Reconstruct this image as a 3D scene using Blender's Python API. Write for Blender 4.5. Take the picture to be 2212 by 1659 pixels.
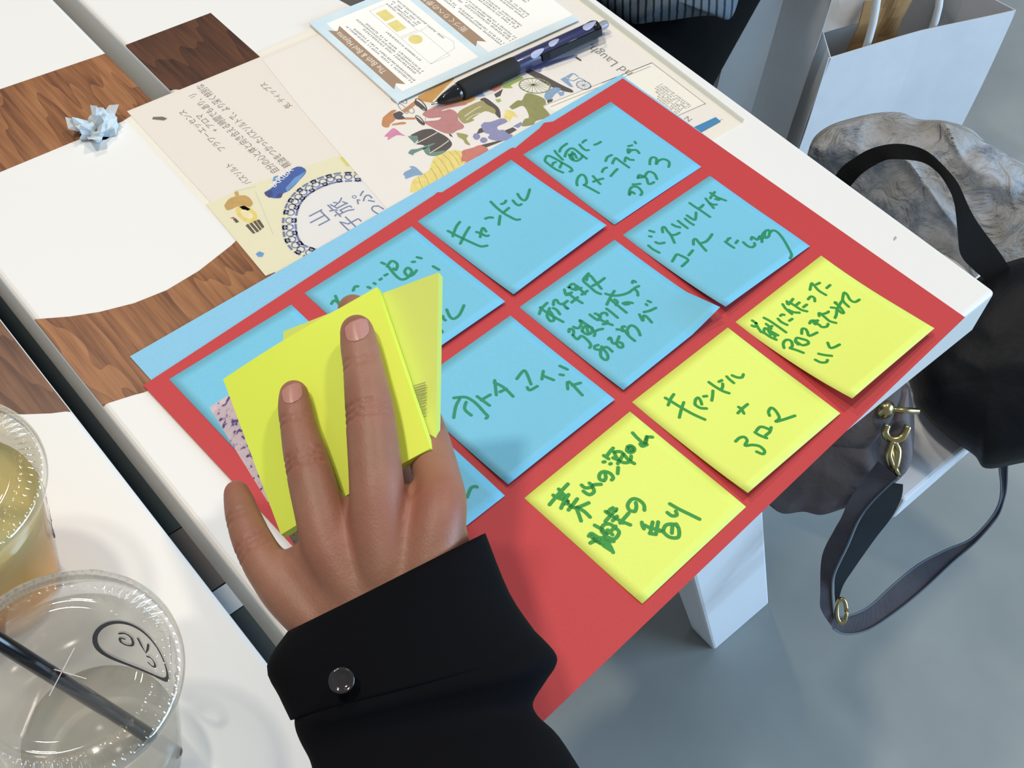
import bpy, bmesh, math, random
from mathutils import Vector, Matrix, noise as mnoise
random.seed(7)
for o in list(bpy.data.objects): bpy.data.objects.remove(o)
scene = bpy.context.scene
COL = scene.collection
G = {"pad_n":[-0.4598,0.04568,0.88685],"pad1":[[-0.39367,0.15016,0.80362],[-0.33049,0.12815,0.83751],[-0.35764,0.05858,0.82701],[-0.41473,0.07857,0.79639]],"pad2":[[-0.36344,0.14962,0.81255],[-0.30867,0.11538,0.84271],[-0.35403,0.0599,0.82205],[-0.40489,0.09241,0.79401]],"card":[[-0.40097,0.15349,0.78613],[-0.33996,0.1332,0.81881],[-0.35539,0.06991,0.81407],[-0.4109,0.07385,0.78508]],"fingers":{"middle":[[-0.3502,0.11462,0.83701,0.00656],[-0.35329,0.10895,0.83626,0.00724],[-0.35837,0.09945,0.83524,0.0077],[-0.36907,0.08078,0.83291,0.0091],[-0.38268,0.05914,0.82753,0.00974],[-0.38919,0.04929,0.82241,0.01019],[-0.39768,0.03361,0.81431,0.0101],[-0.40364,0.02051,0.80513,0.00941]],"ring":[[-0.38122,0.11507,0.82034,0.00584],[-0.38403,0.11047,0.81968,0.00653],[-0.3877,0.10335,0.81927,0.00683],[-0.39514,0.08638,0.81798,0.00828],[-0.40301,0.06719,0.81489,0.00915],[-0.40738,0.05554,0.81153,0.00958],[-0.40979,0.03881,0.80663,0.00984],[-0.41011,0.02317,0.80164,0.0091]],"little":[[-0.41644,0.10772,0.79174,0.00516],[-0.41837,0.10269,0.79213,0.00604],[-0.42147,0.09415,0.79322,0.00687],[-0.42518,0.07938,0.79431,0.0078],[-0.42665,0.06335,0.7955,0.00871],[-0.42655,0.05433,0.79602,0.00915],[-0.42498,0.03587,0.79666,0.00916],[-0.42202,0.02008,0.79562,0.00873]],"index":[[-0.33266,0.14305,0.81081,0.00653],[-0.33263,0.13548,0.81121,0.00747],[-0.33433,0.11612,0.81133,0.00811],[-0.34528,0.08128,0.8097,0.00875],[-0.36096,0.05002,0.81897,0.00878],[-0.37142,0.03524,0.82559,0.00932],[-0.38561,0.02324,0.81885,0.0097],[-0.39555,0.01592,0.80956,0.00937]],"thumb":[[-0.35103,0.10711,0.78735,0.00707],[-0.35418,0.09333,0.7853,0.00816],[-0.35949,0.07072,0.78258,0.00877],[-0.37045,0.04464,0.78501,0.00956],[-0.38748,0.02324,0.79532,0.01046]],"web_a":[[-0.37499,0.04939,0.81737,0.0066],[-0.38464,0.03808,0.81745,0.00817],[-0.39302,0.02869,0.81247,0.00845]],"web_b":[[-0.39261,0.06061,0.81329,0.00626],[-0.39835,0.04966,0.81313,0.00788],[-0.403,0.03652,0.80914,0.00848]],"web_c":[[-0.41772,0.06384,0.79785,0.00595],[-0.41793,0.05122,0.80065,0.00792],[-0.41745,0.03446,0.80063,0.00847]]},"palm":[[[-0.39175,0.05516,0.81176],[0.02831,-0.01621,0.01551],0.009],[[-0.39761,0.04892,0.80792],[0.03154,-0.01894,0.01733],0.012],[[-0.40012,0.038,0.80605],[0.03113,-0.01594,0.01696],0.0135],[[-0.40298,0.02819,0.80395],[0.02928,-0.0115,0.01577],0.0145],[[-0.4058,0.0188,0.80184],[0.02578,-0.00869,0.01381],0.015],[[-0.40823,0.00737,0.80004],[0.02363,-0.0069,0.01261],0.016],[[-0.4114,-0.0081,0.79807],[0.02145,-0.00576,0.01142],0.017]],"nails":[[[-0.35529,0.10669,0.8483],[-0.35292,0.11134,0.8493],0.0049],[[-0.38588,0.10758,0.8324],[-0.38397,0.11178,0.83318],0.00417]],"cuff":[[[-0.39865,0.03231,0.80598],[0.03527,-0.01118,0.01311],[0.00822,0.00646,-0.01661]],[[-0.40776,0.01908,0.80081],[0.03833,-0.01941,0.01046],[0.00845,0.00619,-0.01947]],[[-0.41005,0.00465,0.79923],[0.03881,-0.02221,0.00926],[0.00819,0.00575,-0.02052]],[[-0.41138,-0.00428,0.79901],[0.03922,-0.0218,0.0097],[0.00815,0.00542,-0.02076]]],"sleeve":[[[-0.40845,0.00481,0.80006],[0.03656,-0.02053,0.00893],[0.00713,0.00501,-0.01769]],[[-0.41015,-0.0051,0.79969],[0.03886,-0.02193,0.00943],[0.00805,0.00539,-0.02064]],[[-0.41195,-0.00765,0.79889],[0.03863,-0.02229,0.00912],[0.00823,0.00545,-0.02152]],[[-0.41538,-0.00937,0.7972],[0.03654,-0.02164,0.00834],[0.00738,0.00484,-0.01976]],[[-0.42008,-0.01247,0.79492],[0.0331,-0.02078,0.00694],[0.0065,0.00425,-0.01827]],[[-0.42188,-0.01845,0.79429],[0.03256,-0.02053,0.00678],[0.00652,0.00413,-0.0188]],[[-0.42303,-0.02814,0.79532],[0.03448,-0.02195,0.00707],[0.00696,0.0042,-0.02087]],[[-0.42718,-0.04469,0.79853],[0.03535,-0.02307,0.00695],[0.00695,0.00384,-0.0226]],[[-0.43469,-0.0743,0.80519],[0.03488,-0.02227,0.00712],[0.00619,0.00249,-0.02255]],[[-0.44311,-0.10816,0.81948],[0.03596,-0.02019,0.00878],[0.00598,0.00072,-0.02283]]],"button":[-0.43699,0.00631,0.82271],"strap1":[[[0.01295,0.01405,0.5163],[0.0178,-0.00264,0.51022]],[[0.0061,0.0151,0.48602],[0.02314,0.00168,0.48817]],[[0.00813,0.01666,0.46076],[0.02124,0.00534,0.4619]],[[0.01058,0.01618,0.4367],[0.0189,0.00631,0.43603]],[[0.01203,0.01663,0.41665],[0.01409,0.00254,0.41041]],[[0.00385,0.01251,0.38904],[0.00479,-0.00225,0.38186]],[[-0.00507,-0.00332,0.36119],[0.00395,-0.00687,0.36418]],[[-0.00617,-0.01098,0.34491],[0.00294,-0.01457,0.34793]],[[-0.0014,-0.02543,0.32824],[0.00366,-0.02116,0.33318]]],"strap2":[[[0.02381,0.00104,0.49288],[0.02958,-0.00522,0.49272]],[[0.02709,0.00601,0.45977],[0.04276,-0.0062,0.46183]],[[0.02838,0.00771,0.42389],[0.04814,-0.00662,0.42704]],[[0.02573,0.00443,0.39455],[0.04261,-0.00595,0.3982]],[[0.01837,6e-05,0.3621],[0.03156,-0.00704,0.36549]],[[0.01493,-0.00588,0.34905],[0.02072,-0.00944,0.35031]],[[0.01294,-0.01324,0.33604],[0.01381,-0.01544,0.33536]]],"strap3":[[[0.00903,-0.01999,0.32418],[0.00392,-0.02431,0.31919]],[[0.02566,-0.02806,0.32323],[0.01124,-0.03314,0.31285]],[[0.0424,-0.03177,0.3246],[0.03003,-0.04312,0.31206]],[[0.06515,-0.03248,0.33076],[0.05798,-0.04842,0.31862]],[[0.09368,-0.03508,0.33904],[0.08648,-0.05109,0.32685]],[[0.11901,-0.04244,0.34653],[0.11664,-0.05227,0.34015]],[[0.13797,-0.04989,0.35282],[0.13976,-0.05441,0.35144]],[[0.15477,-0.05049,0.36607],[0.16142,-0.05327,0.36819]],[[0.16174,-0.04791,0.3825],[0.16813,-0.04756,0.38611]],[[0.16382,-0.04137,0.39837],[0.16791,-0.04345,0.39948]],[[0.16385,-0.0319,0.41467],[0.16867,-0.03606,0.41509]],[[0.16427,-0.02307,0.43084],[0.16986,-0.02789,0.43133]]],"handle":[[[0.12797,0.0603,0.49221],[0.14283,0.05893,0.49947]],[[0.12539,0.10582,0.50131],[0.14042,0.10443,0.50865]],[[0.12779,0.1507,0.5142],[0.14107,0.14508,0.5184]],[[0.13582,0.17885,0.53316],[0.14555,0.17046,0.53401]],[[0.15197,0.19191,0.55156],[0.15984,0.18239,0.55083]],[[0.16162,0.19485,0.57149],[0.16593,0.18133,0.56677]],[[0.16998,0.18961,0.58537],[0.16925,0.17791,0.57888]],[[0.17752,0.18267,0.59572],[0.1772,0.17159,0.58978]],[[0.18639,0.17175,0.60323],[0.18052,0.16423,0.59617]],[[0.19256,0.1594,0.60672],[0.19083,0.14796,0.59984]],[[0.19614,0.14691,0.60692],[0.19321,0.13398,0.59862]],[[0.19761,0.13103,0.60275],[0.19164,0.12077,0.59421]],[[0.19824,0.1168,0.59678],[0.18862,0.10971,0.58793]],[[0.19555,0.1003,0.58675],[0.18047,0.09536,0.57609]],[[0.19649,0.08687,0.57769],[0.1747,0.08253,0.56374]],[[0.2,0.06309,0.56389],[0.17868,0.0686,0.55532]],[[0.20164,0.04596,0.55255],[0.18616,0.04984,0.54626]],[[0.20467,0.03185,0.54353],[0.18953,0.03886,0.53905]]],"greybag":{"o":[0.03268,0.05446,0.45678],"ex":[0.62816,-0.72708,0.27708],"ey":[0.51916,0.6569,0.54677],"n":[-0.57956,-0.19961,0.79011],"pts":[[0.0596,0.051],[0.0627,0.0291],[0.0609,-0.001],[0.051,-0.0186],[0.032,-0.0328],[0.013,-0.0399],[-0.0059,-0.0459],[-0.0195,-0.0437],[-0.035,-0.0452],[-0.0468,-0.0374],[-0.0654,-0.0204],[-0.0787,0.0079],[-0.0508,0.0432],[-0.0092,0.075],[0.032,0.0786]]},"greyflap":{"o":[0.03565,0.05972,0.49857],"ex":[0.61784,-0.73454,0.28057],"ey":[0.50633,0.64466,0.57275],"n":[-0.60158,-0.21181,0.77022],"pts":[[0.0275,0.0482],[0.0421,0.0243],[0.037,0.002],[0.0287,-0.0117],[0.0237,-0.0185],[0.0137,-0.0254],[-0.0012,-0.0271],[-0.016,-0.0237],[-0.0391,-0.0203],[-0.0589,-0.0134],[-0.0454,0.0174],[-0.0122,0.0482]]},"greyside":{"o":[0.06218,0.02542,0.49494],"ex":[0.59294,-0.74066,0.31598],"ey":[0.51134,0.64946,0.56278],"n":[-0.62205,-0.17212,0.76383],"pts":[[0.0072,0.0323],[0.0082,0.0042],[0.0092,-0.0198],[0.0009,-0.0335],[-0.0088,-0.0266],[-0.0118,-0.0061],[-0.005,0.0179],[0.0001,0.0316]]},"blackbag":{"o":[0.16628,0.0134,0.48836],"ex":[0.54081,-0.76134,0.35761],"ey":[0.49245,0.63125,0.59918],"n":[-0.68193,-0.14794,0.7163],"pts":[[0.0033,0.0868],[-0.0267,0.0634],[-0.0534,0.0274],[-0.0617,0.0058],[-0.0573,-0.0121],[-0.0546,-0.0222],[-0.0433,-0.0355],[-0.0265,-0.0499],[-0.0115,-0.0607],[-0.0031,-0.0705],[0.0203,-0.0661],[0.0504,-0.0571],[0.0804,-0.0301],[0.0869,0.0418],[0.0635,0.085],[0.0334,0.094]]},"jacket":{"o":[0.35458,0.19775,0.44812],"ex":[0.54914,-0.78489,0.28704],"ey":[0.4155,0.55441,0.7211],"n":[-0.72513,-0.27672,0.63057],"pts":[[-0.1136,0.0233],[-0.1076,0.0404],[-0.0927,0.0519],[-0.0705,0.0588],[-0.0502,0.0626],[-0.0297,0.0626],[-0.013,0.0562],[0.0097,0.0545],[0.0326,0.0468],[0.0477,0.034],[0.0731,0.019],[0.1113,-0.0045],[0.1387,-0.0558],[0.1252,-0.107],[0.077,-0.1241],[0.0268,-0.107],[-0.0161,-0.0729],[-0.0592,-0.0344],[-0.0895,-0.0045]]},"trousers":{"o":[0.29576,0.48374,0.46555],"ex":[0.6784,-0.72076,0.14241],"ey":[0.35321,0.48992,0.797],"n":[-0.64422,-0.49039,0.58695],"pts":[[-0.0726,0.0397],[-0.0502,0.0576],[-0.0045,0.0665],[0.0462,0.0665],[0.0684,0.0397],[0.0544,-0.0048],[0.0402,-0.0427],[0.0306,-0.0694],[0.0147,-0.0761],[-0.0137,-0.0538],[-0.047,-0.0271],[-0.0666,0.0041]]},"shirt":{"o":[0.20326,0.42459,0.57865],"ex":[0.67964,-0.72051,0.13765],"ey":[0.33878,0.47474,0.81231],"n":[-0.65063,-0.50545,0.56675],"pts":[[-0.0723,0.033],[-0.0651,0.0022],[-0.0505,-0.0113],[-0.0332,-0.0217],[-0.014,-0.0201],[0.002,-0.0186],[0.0219,-0.0155],[0.0379,-0.0147],[0.0533,-0.017],[0.0604,0.0061],[0.0601,0.033],[-0.0006,0.0446]]},"clasp":[[0.04958,0.03815,0.51978],[0.06755,0.02158,0.5208],[0.05643,0.01981,0.51391],[0.04875,0.01757,0.50862],[0.04211,0.02153,0.50712],[0.0413,0.02755,0.50982],[0.04538,0.03006,0.51332],[0.04254,0.01938,0.50623],[0.04176,0.01295,0.50247],[0.03394,0.00728,0.49532],[0.03505,0.0152,0.50004],[0.04045,0.01941,0.50513],[0.03298,0.00171,0.49191]],"buckle":[0.00817,-0.02188,0.34146],"bag2":[[0.54761,0.44536,0.34],[0.81447,0.36673,0.34]],"bag1":[[0.4745,0.53749,0.4],[0.5424,0.46286,0.4]],"packet":[[0.62057,0.57831,0.35193],[0.72157,0.49114,0.36075],[0.69795,0.45904,0.33137],[0.59422,0.51417,0.30441]],"title":[["山",[-0.26627,0.27078],0.0125],["旅",[-0.25204,0.27041],0.0135],["子",[-0.2539,0.2574],0.0125],["ぷ",[-0.23759,0.26821],0.0125],["っ",[-0.23748,0.25624],0.0125]],"laugh":[-0.03465,0.25626],"card2":[[-0.10202,0.26748],[-0.01831,0.25677],[-0.01828,0.20856],[-0.08945,0.21571]],"far":[[-0.14204,0.43142],[-0.13824,0.41416],[-0.10022,0.41523],[-0.10289,0.4424]],"bar":[[-0.04217,0.19759],[-0.02259,0.19571],[-0.02283,0.19114],[-0.04258,0.19167]],"npos":[-0.03564,0.2027],"lap":[[0.2135,0.37392,0.52],[0.32933,0.43476,0.52],[0.19644,0.42131,0.6]],"cam":[[-0.51679,-0.13478,1.20586],[0.75541,-0.65192,0.06596],[-0.49466,-0.63339,-0.59508],[0.42972,0.41691,-0.80095]],"f":2583.57,"red":[[-0.40106,0.22933],[-0.20402,0.24657],[-0.20114,0.2472],[-0.19903,0.24561],[-0.14467,0.24978],[-0.14185,0.24968],[-0.14149,0.24841],[-0.11807,0.25278],[-0.11249,0.25483],[-0.10709,0.2524],[-0.04445,0.25623],[-0.03153,-0.00076],[-0.36224,-0.02392],[-0.38814,-0.02766]],"tissue":[-0.32757,0.4054],"smudge":[-0.0142,0.06119],"legs":[[0.06801,0.08375,0.0],[0.15927,0.07992,0.0],[0.06871,0.11846,0.0]]}
# ---------------------------------------------------------------- camera
cam_d = bpy.data.cameras.new('camera'); cam = bpy.data.objects.new('camera', cam_d); COL.objects.link(cam)
cx, rx, dn, fw = [Vector(v) for v in G['cam']]
m = Matrix((rx, -dn, -fw)).transposed().to_4x4(); m.translation = cx; cam.matrix_world = m
cam_d.sensor_width = 36.0; cam_d.lens = G['f'] / 2212 * 36.0; cam_d.clip_start = .02
scene.camera = cam
# ---------------------------------------------------------------- world, lamps, exposure
scene.view_settings.view_transform = 'Standard'; scene.view_settings.look = 'None'
scene.view_settings.gamma = 1.0; scene.view_settings.use_curve_mapping = False
scene.view_settings.exposure = 0.0
world = bpy.data.worlds.new('room_light'); scene.world = world; world.use_nodes = True
bg = world.node_tree.nodes['Background']; bg.inputs[0].default_value = (0.80, 0.88, 1.0, 1); bg.inputs[1].default_value = 0.30
def lamp(name, kind, loc, target, power, color, size, size_y=None):
    d = bpy.data.lights.new(name, 'AREA'); d.energy = power; d.color = color; d.size = size
    d.shape = 'DISK'
    if size_y: d.shape = 'RECTANGLE'; d.size_y = size_y
    o = bpy.data.objects.new(name, d); COL.objects.link(o); o.location = loc
    o.rotation_euler = (Vector(target) - Vector(loc)).to_track_quat('-Z', 'Y').to_euler()
    return o
TC = Vector((-.25, .12, .72))
WARM = (1.0, 0.915, 0.80)
lamp('ceiling_spot_light', 'AREA', TC + Vector((-.30, .22, 1)) * 2.0, TC, 15.2, WARM, .16)
lamp('ceiling_spot_light', 'AREA', TC + Vector((-.02, .62, 1)) * 2.0, TC, 9.6, WARM, .16)
lamp('ceiling_spot_light', 'AREA', TC + Vector((.42, .02, 1)) * 2.0, TC, 12, WARM, .18)
lamp('window_daylight', 'AREA', (3.0, -3.4, 1.9), (.2, .25, .4), 250, (0.46, 0.71, 1.0), 3.0, 2.4)
# ---------------------------------------------------------------- helpers
def lin(c):
    return tuple(((v/255)/12.92 if v/255 <= .04045 else ((v/255+.055)/1.055)**2.4) for v in c) + (1,)
MATS = {}
def mat(name, rgb, rough=.6, metal=0., spec=.5, noise=None, bump=None, sheen=0., coat=0.):
    """principled material; noise=(scale, amount) varies the colour, bump=(scale, strength, distance)"""
    if name in MATS: return MATS[name]
    M = bpy.data.materials.new(name); M.use_nodes = True; N = M.node_tree.nodes; L = M.node_tree.links
    b = N['Principled BSDF']; b.inputs['Base Color'].default_value = lin(rgb); b.inputs['Roughness'].default_value = rough
    b.inputs['Metallic'].default_value = metal; b.inputs['Specular IOR Level'].default_value = spec
    b.inputs['Sheen Weight'].default_value = sheen; b.inputs['Coat Weight'].default_value = coat
    tc = N.new('ShaderNodeTexCoord')
    if noise:
        t = N.new('ShaderNodeTexNoise'); t.inputs['Scale'].default_value = noise[0]; t.inputs['Detail'].default_value = 5
        L.new(tc.outputs['Object'], t.inputs['Vector'])
        r = N.new('ShaderNodeValToRGB'); a = noise[1]
        c = lin(rgb); r.color_ramp.elements[0].position = .3; r.color_ramp.elements[1].position = .7
        c2 = lin(noise[2]) if len(noise) > 2 else tuple(min(1, v*(1+a)) for v in c[:3]) + (1,)
        c1 = c if len(noise) > 2 else tuple(v*(1-a) for v in c[:3]) + (1,)
        r.color_ramp.elements[0].color = c1; r.color_ramp.elements[1].color = c2
        L.new(t.outputs['Fac'], r.inputs['Fac']); L.new(r.outputs['Color'], b.inputs['Base Color'])
    if bump:
        t2 = N.new('ShaderNodeTexNoise'); t2.inputs['Scale'].default_value = bump[0]; t2.inputs['Detail'].default_value = 4
        L.new(tc.outputs['Object'], t2.inputs['Vector'])
        bp = N.new('ShaderNodeBump'); bp.inputs['Strength'].default_value = bump[1]; bp.inputs['Distance'].default_value = bump[2]
        L.new(t2.outputs['Fac'], bp.inputs['Height']); L.new(bp.outputs['Normal'], b.inputs['Normal'])
    MATS[name] = M; return M
def clear_mat(name, tint, gloss=.08, rough=.05, fac=.5):
    if name in MATS: return MATS[name]
    M = bpy.data.materials.new(name); M.use_nodes = True; N = M.node_tree.nodes; L = M.node_tree.links
    N.remove(N['Principled BSDF']); out = N['Material Output']
    tr = N.new('ShaderNodeBsdfTransparent'); tr.inputs[0].default_value = lin(tint)
    gl = N.new('ShaderNodeBsdfGlossy'); gl.inputs['Roughness'].default_value = rough; gl.inputs['Color'].default_value = (1, 1, 1, 1)
    lw = N.new('ShaderNodeLayerWeight'); lw.inputs['Blend'].default_value = .25
    mp = N.new('ShaderNodeMath'); mp.operation = 'MULTIPLY_ADD'; mp.inputs[1].default_value = fac; mp.inputs[2].default_value = gloss
    mx = N.new('ShaderNodeMixShader'); L.new(lw.outputs['Fresnel'], mp.inputs[0]); L.new(mp.outputs[0], mx.inputs[0])
    L.new(tr.outputs[0], mx.inputs[1]); L.new(gl.outputs[0], mx.inputs[2]); L.new(mx.outputs[0], out.inputs[0])
    MATS[name] = M; return M
def wood(name, dark, mid, light):
    M = bpy.data.materials.new(name); M.use_nodes = True; N = M.node_tree.nodes; L = M.node_tree.links; b = N['Principled BSDF']
    b.inputs['Roughness'].default_value = .42
    tc = N.new('ShaderNodeTexCoord'); mp = N.new('ShaderNodeMapping'); mp.inputs['Scale'].default_value = (1, .16, 1)
    L.new(tc.outputs['Object'], mp.inputs['Vector'])
    n1 = N.new('ShaderNodeTexNoise'); n1.inputs['Scale'].default_value = 22; n1.inputs['Detail'].default_value = 3
    L.new(mp.outputs[0], n1.inputs['Vector'])
    w = N.new('ShaderNodeMath'); w.operation = 'MULTIPLY'; w.inputs[1].default_value = 11; L.new(n1.outputs['Fac'], w.inputs[0])
    s = N.new('ShaderNodeMath'); s.operation = 'FRACT'; L.new(w.outputs[0], s.inputs[0])
    n2 = N.new('ShaderNodeTexNoise'); n2.inputs['Scale'].default_value = 420; n2.inputs['Detail'].default_value = 4
    mp2 = N.new('ShaderNodeMapping'); mp2.inputs['Scale'].default_value = (1, .05, 1); L.new(tc.outputs['Object'], mp2.inputs['Vector']); L.new(mp2.outputs[0], n2.inputs['Vector'])
    ad = N.new('ShaderNodeMath'); ad.operation = 'MULTIPLY_ADD'; ad.inputs[1].default_value = .32; L.new(s.outputs[0], ad.inputs[0]); L.new(n2.outputs['Fac'], ad.inputs[2])
    r = N.new('ShaderNodeValToRGB'); r.color_ramp.elements[0].position = .3; r.color_ramp.elements[1].position = .95
    r.color_ramp.elements[0].color = lin(light); r.color_ramp.elements[1].color = lin(dark)
    e = r.color_ramp.elements.new(.62); e.color = lin(mid)
    L.new(ad.outputs[0], r.inputs['Fac']); L.new(r.outputs['Color'], b.inputs['Base Color'])
    return M
def link(name, me, material=None, parent=None, smooth=False):
    o = bpy.data.objects.new(name, me); COL.objects.link(o)
    if material is not None: me.materials.append(material)
    if smooth: me.polygons.foreach_set('use_smooth', [True]*len(me.polygons))
    if parent is not None: o.parent = parent; o.matrix_parent_inverse = parent.matrix_world.inverted()
    return o
def mesh(name, verts, faces, material=None, parent=None, smooth=False):
    me = bpy.data.meshes.new(name); me.from_pydata([tuple(v) for v in verts], [], faces); me.validate(); me.update()
    return link(name, me, material, parent, smooth)
def bm_obj(name, bm, material=None, parent=None, smooth=False):
    bmesh.ops.recalc_face_normals(bm, faces=bm.faces)
    me = bpy.data.meshes.new(name); bm.to_mesh(me); bm.free(); return link(name, me, material, parent, smooth)
def empty(name, loc=(0, 0, 0)):
    o = bpy.data.objects.new(name, None); COL.objects.link(o); o.location = loc; o.empty_display_size = .02
    o.matrix_world = Matrix.Translation(loc); return o
def tag(o, label=None, cat=None, group=None, kind=None):
    if label: o['label'] = label
    if cat: o['category'] = cat
    if group: o['group'] = group
    if kind: o['kind'] = kind
    return o
def prism_bm(pts, z0, z1, bevel=0., seg=2, bm=None):
    bm = bm or bmesh.new()
    v = [bm.verts.new((p[0], p[1], z0)) for p in pts]
    f = bm.faces.new(v)
    r = bmesh.ops.extrude_face_region(bm, geom=[f])
    bmesh.ops.translate(bm, verts=[g for g in r['geom'] if isinstance(g, bmesh.types.BMVert)], vec=(0, 0, z1-z0))
    bmesh.ops.recalc_face_normals(bm, faces=bm.faces)
    if bevel: bmesh.ops.bevel(bm, geom=list(bm.edges), offset=bevel, segments=seg, affect='EDGES', profile=.5)
    return bm
def prism(name, pts, z0, z1, material, parent=None, bevel=0., seg=2):
    return bm_obj(name, prism_bm(pts, z0, z1, bevel, seg), material, parent)
def rect(x0, y0, x1, y1): return [(x0, y0), (x1, y0), (x1, y1), (x0, y1)]
def smooth_path(pts, sub=4):
    """Catmull-Rom through the points"""
    P = [Vector(p) for p in pts]
    if len(P) < 3: return P
    out = []
    for i in range(len(P)-1):
        p0 = P[max(i-1, 0)]; p1 = P[i]; p2 = P[i+1]; p3 = P[min(i+2, len(P)-1)]
        for k in range(sub):
            t = k/sub
            out.append(.5*((2*p1)+(p2-p0)*t+(2*p0-5*p1+4*p2-p3)*t*t+(3*p1-p0-3*p2+p3)*t**3))
    out.append(P[-1]); return out
def tube(name, pts, radii, material, parent=None, n=12, caps=True, bm=None):
    own = bm is None; bm = bm or bmesh.new()
    P = [Vector(p) for p in pts]; R = radii if isinstance(radii, (list, tuple)) else [radii]*len(P)
    rings = []; up = None
    for i, p in enumerate(P):
        t = (P[min(i+1, len(P)-1)] - P[max(i-1, 0)]).normalized()
        if up is None:
            up = Vector((0, 0, 1)) if abs(t.z) < .9 else Vector((1, 0, 0))
        a = t.cross(up).normalized(); b = a.cross(t); up = b
        rings.append([bm.verts.new(p + (a*math.cos(q*2*math.pi/n) + b*math.sin(q*2*math.pi/n))*R[i]) for q in range(n)])
    for i in range(len(rings)-1):
        for q in range(n): bm.faces.new((rings[i][q], rings[i][(q+1) % n], rings[i+1][(q+1) % n], rings[i+1][q]))
    if caps: bm.faces.new(rings[0][::-1]); bm.faces.new(rings[-1])
    if own: return bm_obj(name, bm, material, parent, True)
def lathe(name, prof, material, parent=None, n=64, loc=(0, 0, 0), mod=None):
    """prof: (r, z) list; mod(i, angle)->(dr, dz)"""
    V = []; F = []
    for i, (r, z) in enumerate(prof):
        for k in range(n):
            a = k*2*math.pi/n; dr, dz = mod(i, k) if mod else (0, 0)
            V.append((loc[0]+(r+dr)*math.cos(a), loc[1]+(r+dr)*math.sin(a), loc[2]+z+dz))
    for i in range(len(prof)-1):
        for k in range(n): F.append((i*n+k, i*n+(k+1) % n, (i+1)*n+(k+1) % n, (i+1)*n+k))
    return mesh(name, V, F, material, parent, True)
def text(name, body, size, loc, rot, material, parent, sx=1., align='LEFT'):
    c = bpy.data.curves.new(name, 'FONT'); c.body = body; c.size = size; c.resolution_u = 2; c.align_x = align
    t = bpy.data.objects.new(name, c); COL.objects.link(t)
    dg = bpy.context.evaluated_depsgraph_get(); me = bpy.data.meshes.new_from_object(t.evaluated_get(dg))
    bpy.data.objects.remove(t)
    me.name = name
    M = Matrix.Translation(loc) @ Matrix.Rotation(rot, 4, 'Z') @ Matrix.Diagonal((sx, 1, 1, 1)); me.transform(M)
    me.materials.clear(); return link(name, me, material, parent)
def stroke_verts(pts, w, zf, V, F, sub=4, taper=.75):
    """flat ribbon with round-ish ends along 2-D points; zf(x, y)->(X, Y, Z)"""
    P = smooth_path([(p[0], p[1], 0) for p in pts], sub)
    if len(P) < 2: return
    n0 = len(V); k = len(P)
    P = [P[0] - (P[1]-P[0]).normalized()*w*.35] + P + [P[-1] + (P[-1]-P[-2]).normalized()*w*.35]
    for i, p in enumerate(P):
        t = (P[min(i+1, len(P)-1)] - P[max(i-1, 0)]).normalized(); nn = Vector((-t.y, t.x, 0))
        ww = w*.5*(.45 if i in (0, len(P)-1) else 1.)
        V.append(zf(*(p+nn*ww).xy)); V.append(zf(*(p-nn*ww).xy))
    for i in range(len(P)-1): F.append((n0+2*i, n0+2*i+1, n0+2*i+3, n0+2*i+2))
TOP = .72
# ---------------------------------------------------------------- floor
floor_m = mat('concrete', (138, 142, 139), .5, noise=(2.6, .1, (180, 180, 172)), bump=(30, .15, .002))
fl = prism('floor', rect(-3.5, -3.5, 4.5, 4.5), -.05, 0, floor_m); tag(fl, 'grey smooth concrete floor under the white table', None, None, 'structure')
# ---------------------------------------------------------------- table of three boards
white = mat('white_laminate', (238, 236, 230), .38, spec=.4, noise=(3, .012))
white2 = mat('white_lacquer', (232, 234, 236), .65, spec=.25)
oak_dark = wood('dark_oak', (52, 28, 16), (88, 52, 30), (104, 66, 40))
oak_mid = wood('oak', (106, 62, 34), (150, 98, 58), (172, 118, 74))
oak_brown = wood('brown_oak', (78, 46, 28), (112, 74, 50), (134, 92, 64))
table = empty('table', (-.25, .6, 0)); tag(table, 'large white table of parallel boards with oak inlays and splayed panel legs', 'table')
TK = .035
bA = prism('table_board', rect(-.2749, 0, 0, 1.5), TOP-TK, TOP, white, table, .003, 3)
bB = prism('table_board', rect(-.4225, 0, -.2875, 1.5), TOP-TK, TOP, white, table, .003, 3)
bC = prism('table_board', rect(-.95, 0, -.4350, 1.5), TOP-TK, TOP, white, table, .003, 3)
def inlay(pts, board, m, x0, x1):
    P = [(min(max(x/1000, x0), x1), y/1000) for x, y in pts]
    return prism('wood_inlay', P, TOP-.001, TOP+.0001, m, board)
INL = {"A_dark":[[-275.02,465.07],[-215.24,462.17],[-214.29,402.15],[-265.83,405.27],[-275.08,413.63]],"B_mid":[[-463.72,484.85],[-354.35,471.7],[-287.19,465.01],[-285.36,409.67],[-311.35,404.85],[-386.61,407.7],[-489.74,420.13]],"B_curve":[[-422.27,299.97],[-407.54,290.93],[-394.09,284.47],[-377.2,278.97],[-359.49,276.6],[-338.94,278.09],[-315.35,283.35],[-291.86,291.84],[-242.61,272.83],[-296.98,223.33],[-374.45,221.33],[-402.94,226.13],[-407.17,227.65],[-422.75,231.71]],"C_curve":[[-472.75,390.58],[-434.56,312.55],[-435.42,237.44],[-443.8,242.27],[-454.3,249.83],[-482.53,273.71],[-511.66,300.02]]}
inlay(INL['A_dark'], bA, oak_dark, -.2745, -.003)
bmid = [(-422, 478), (-420.5, 478), (-354.35, 471.7), (-288.5, 465.1), (-288.5, 409.6), (-311.3, 404.8), (-386.6, 407.7), (-422, 412)]
inlay(bmid, bB, oak_mid, -.4222, -.2880)
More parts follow.
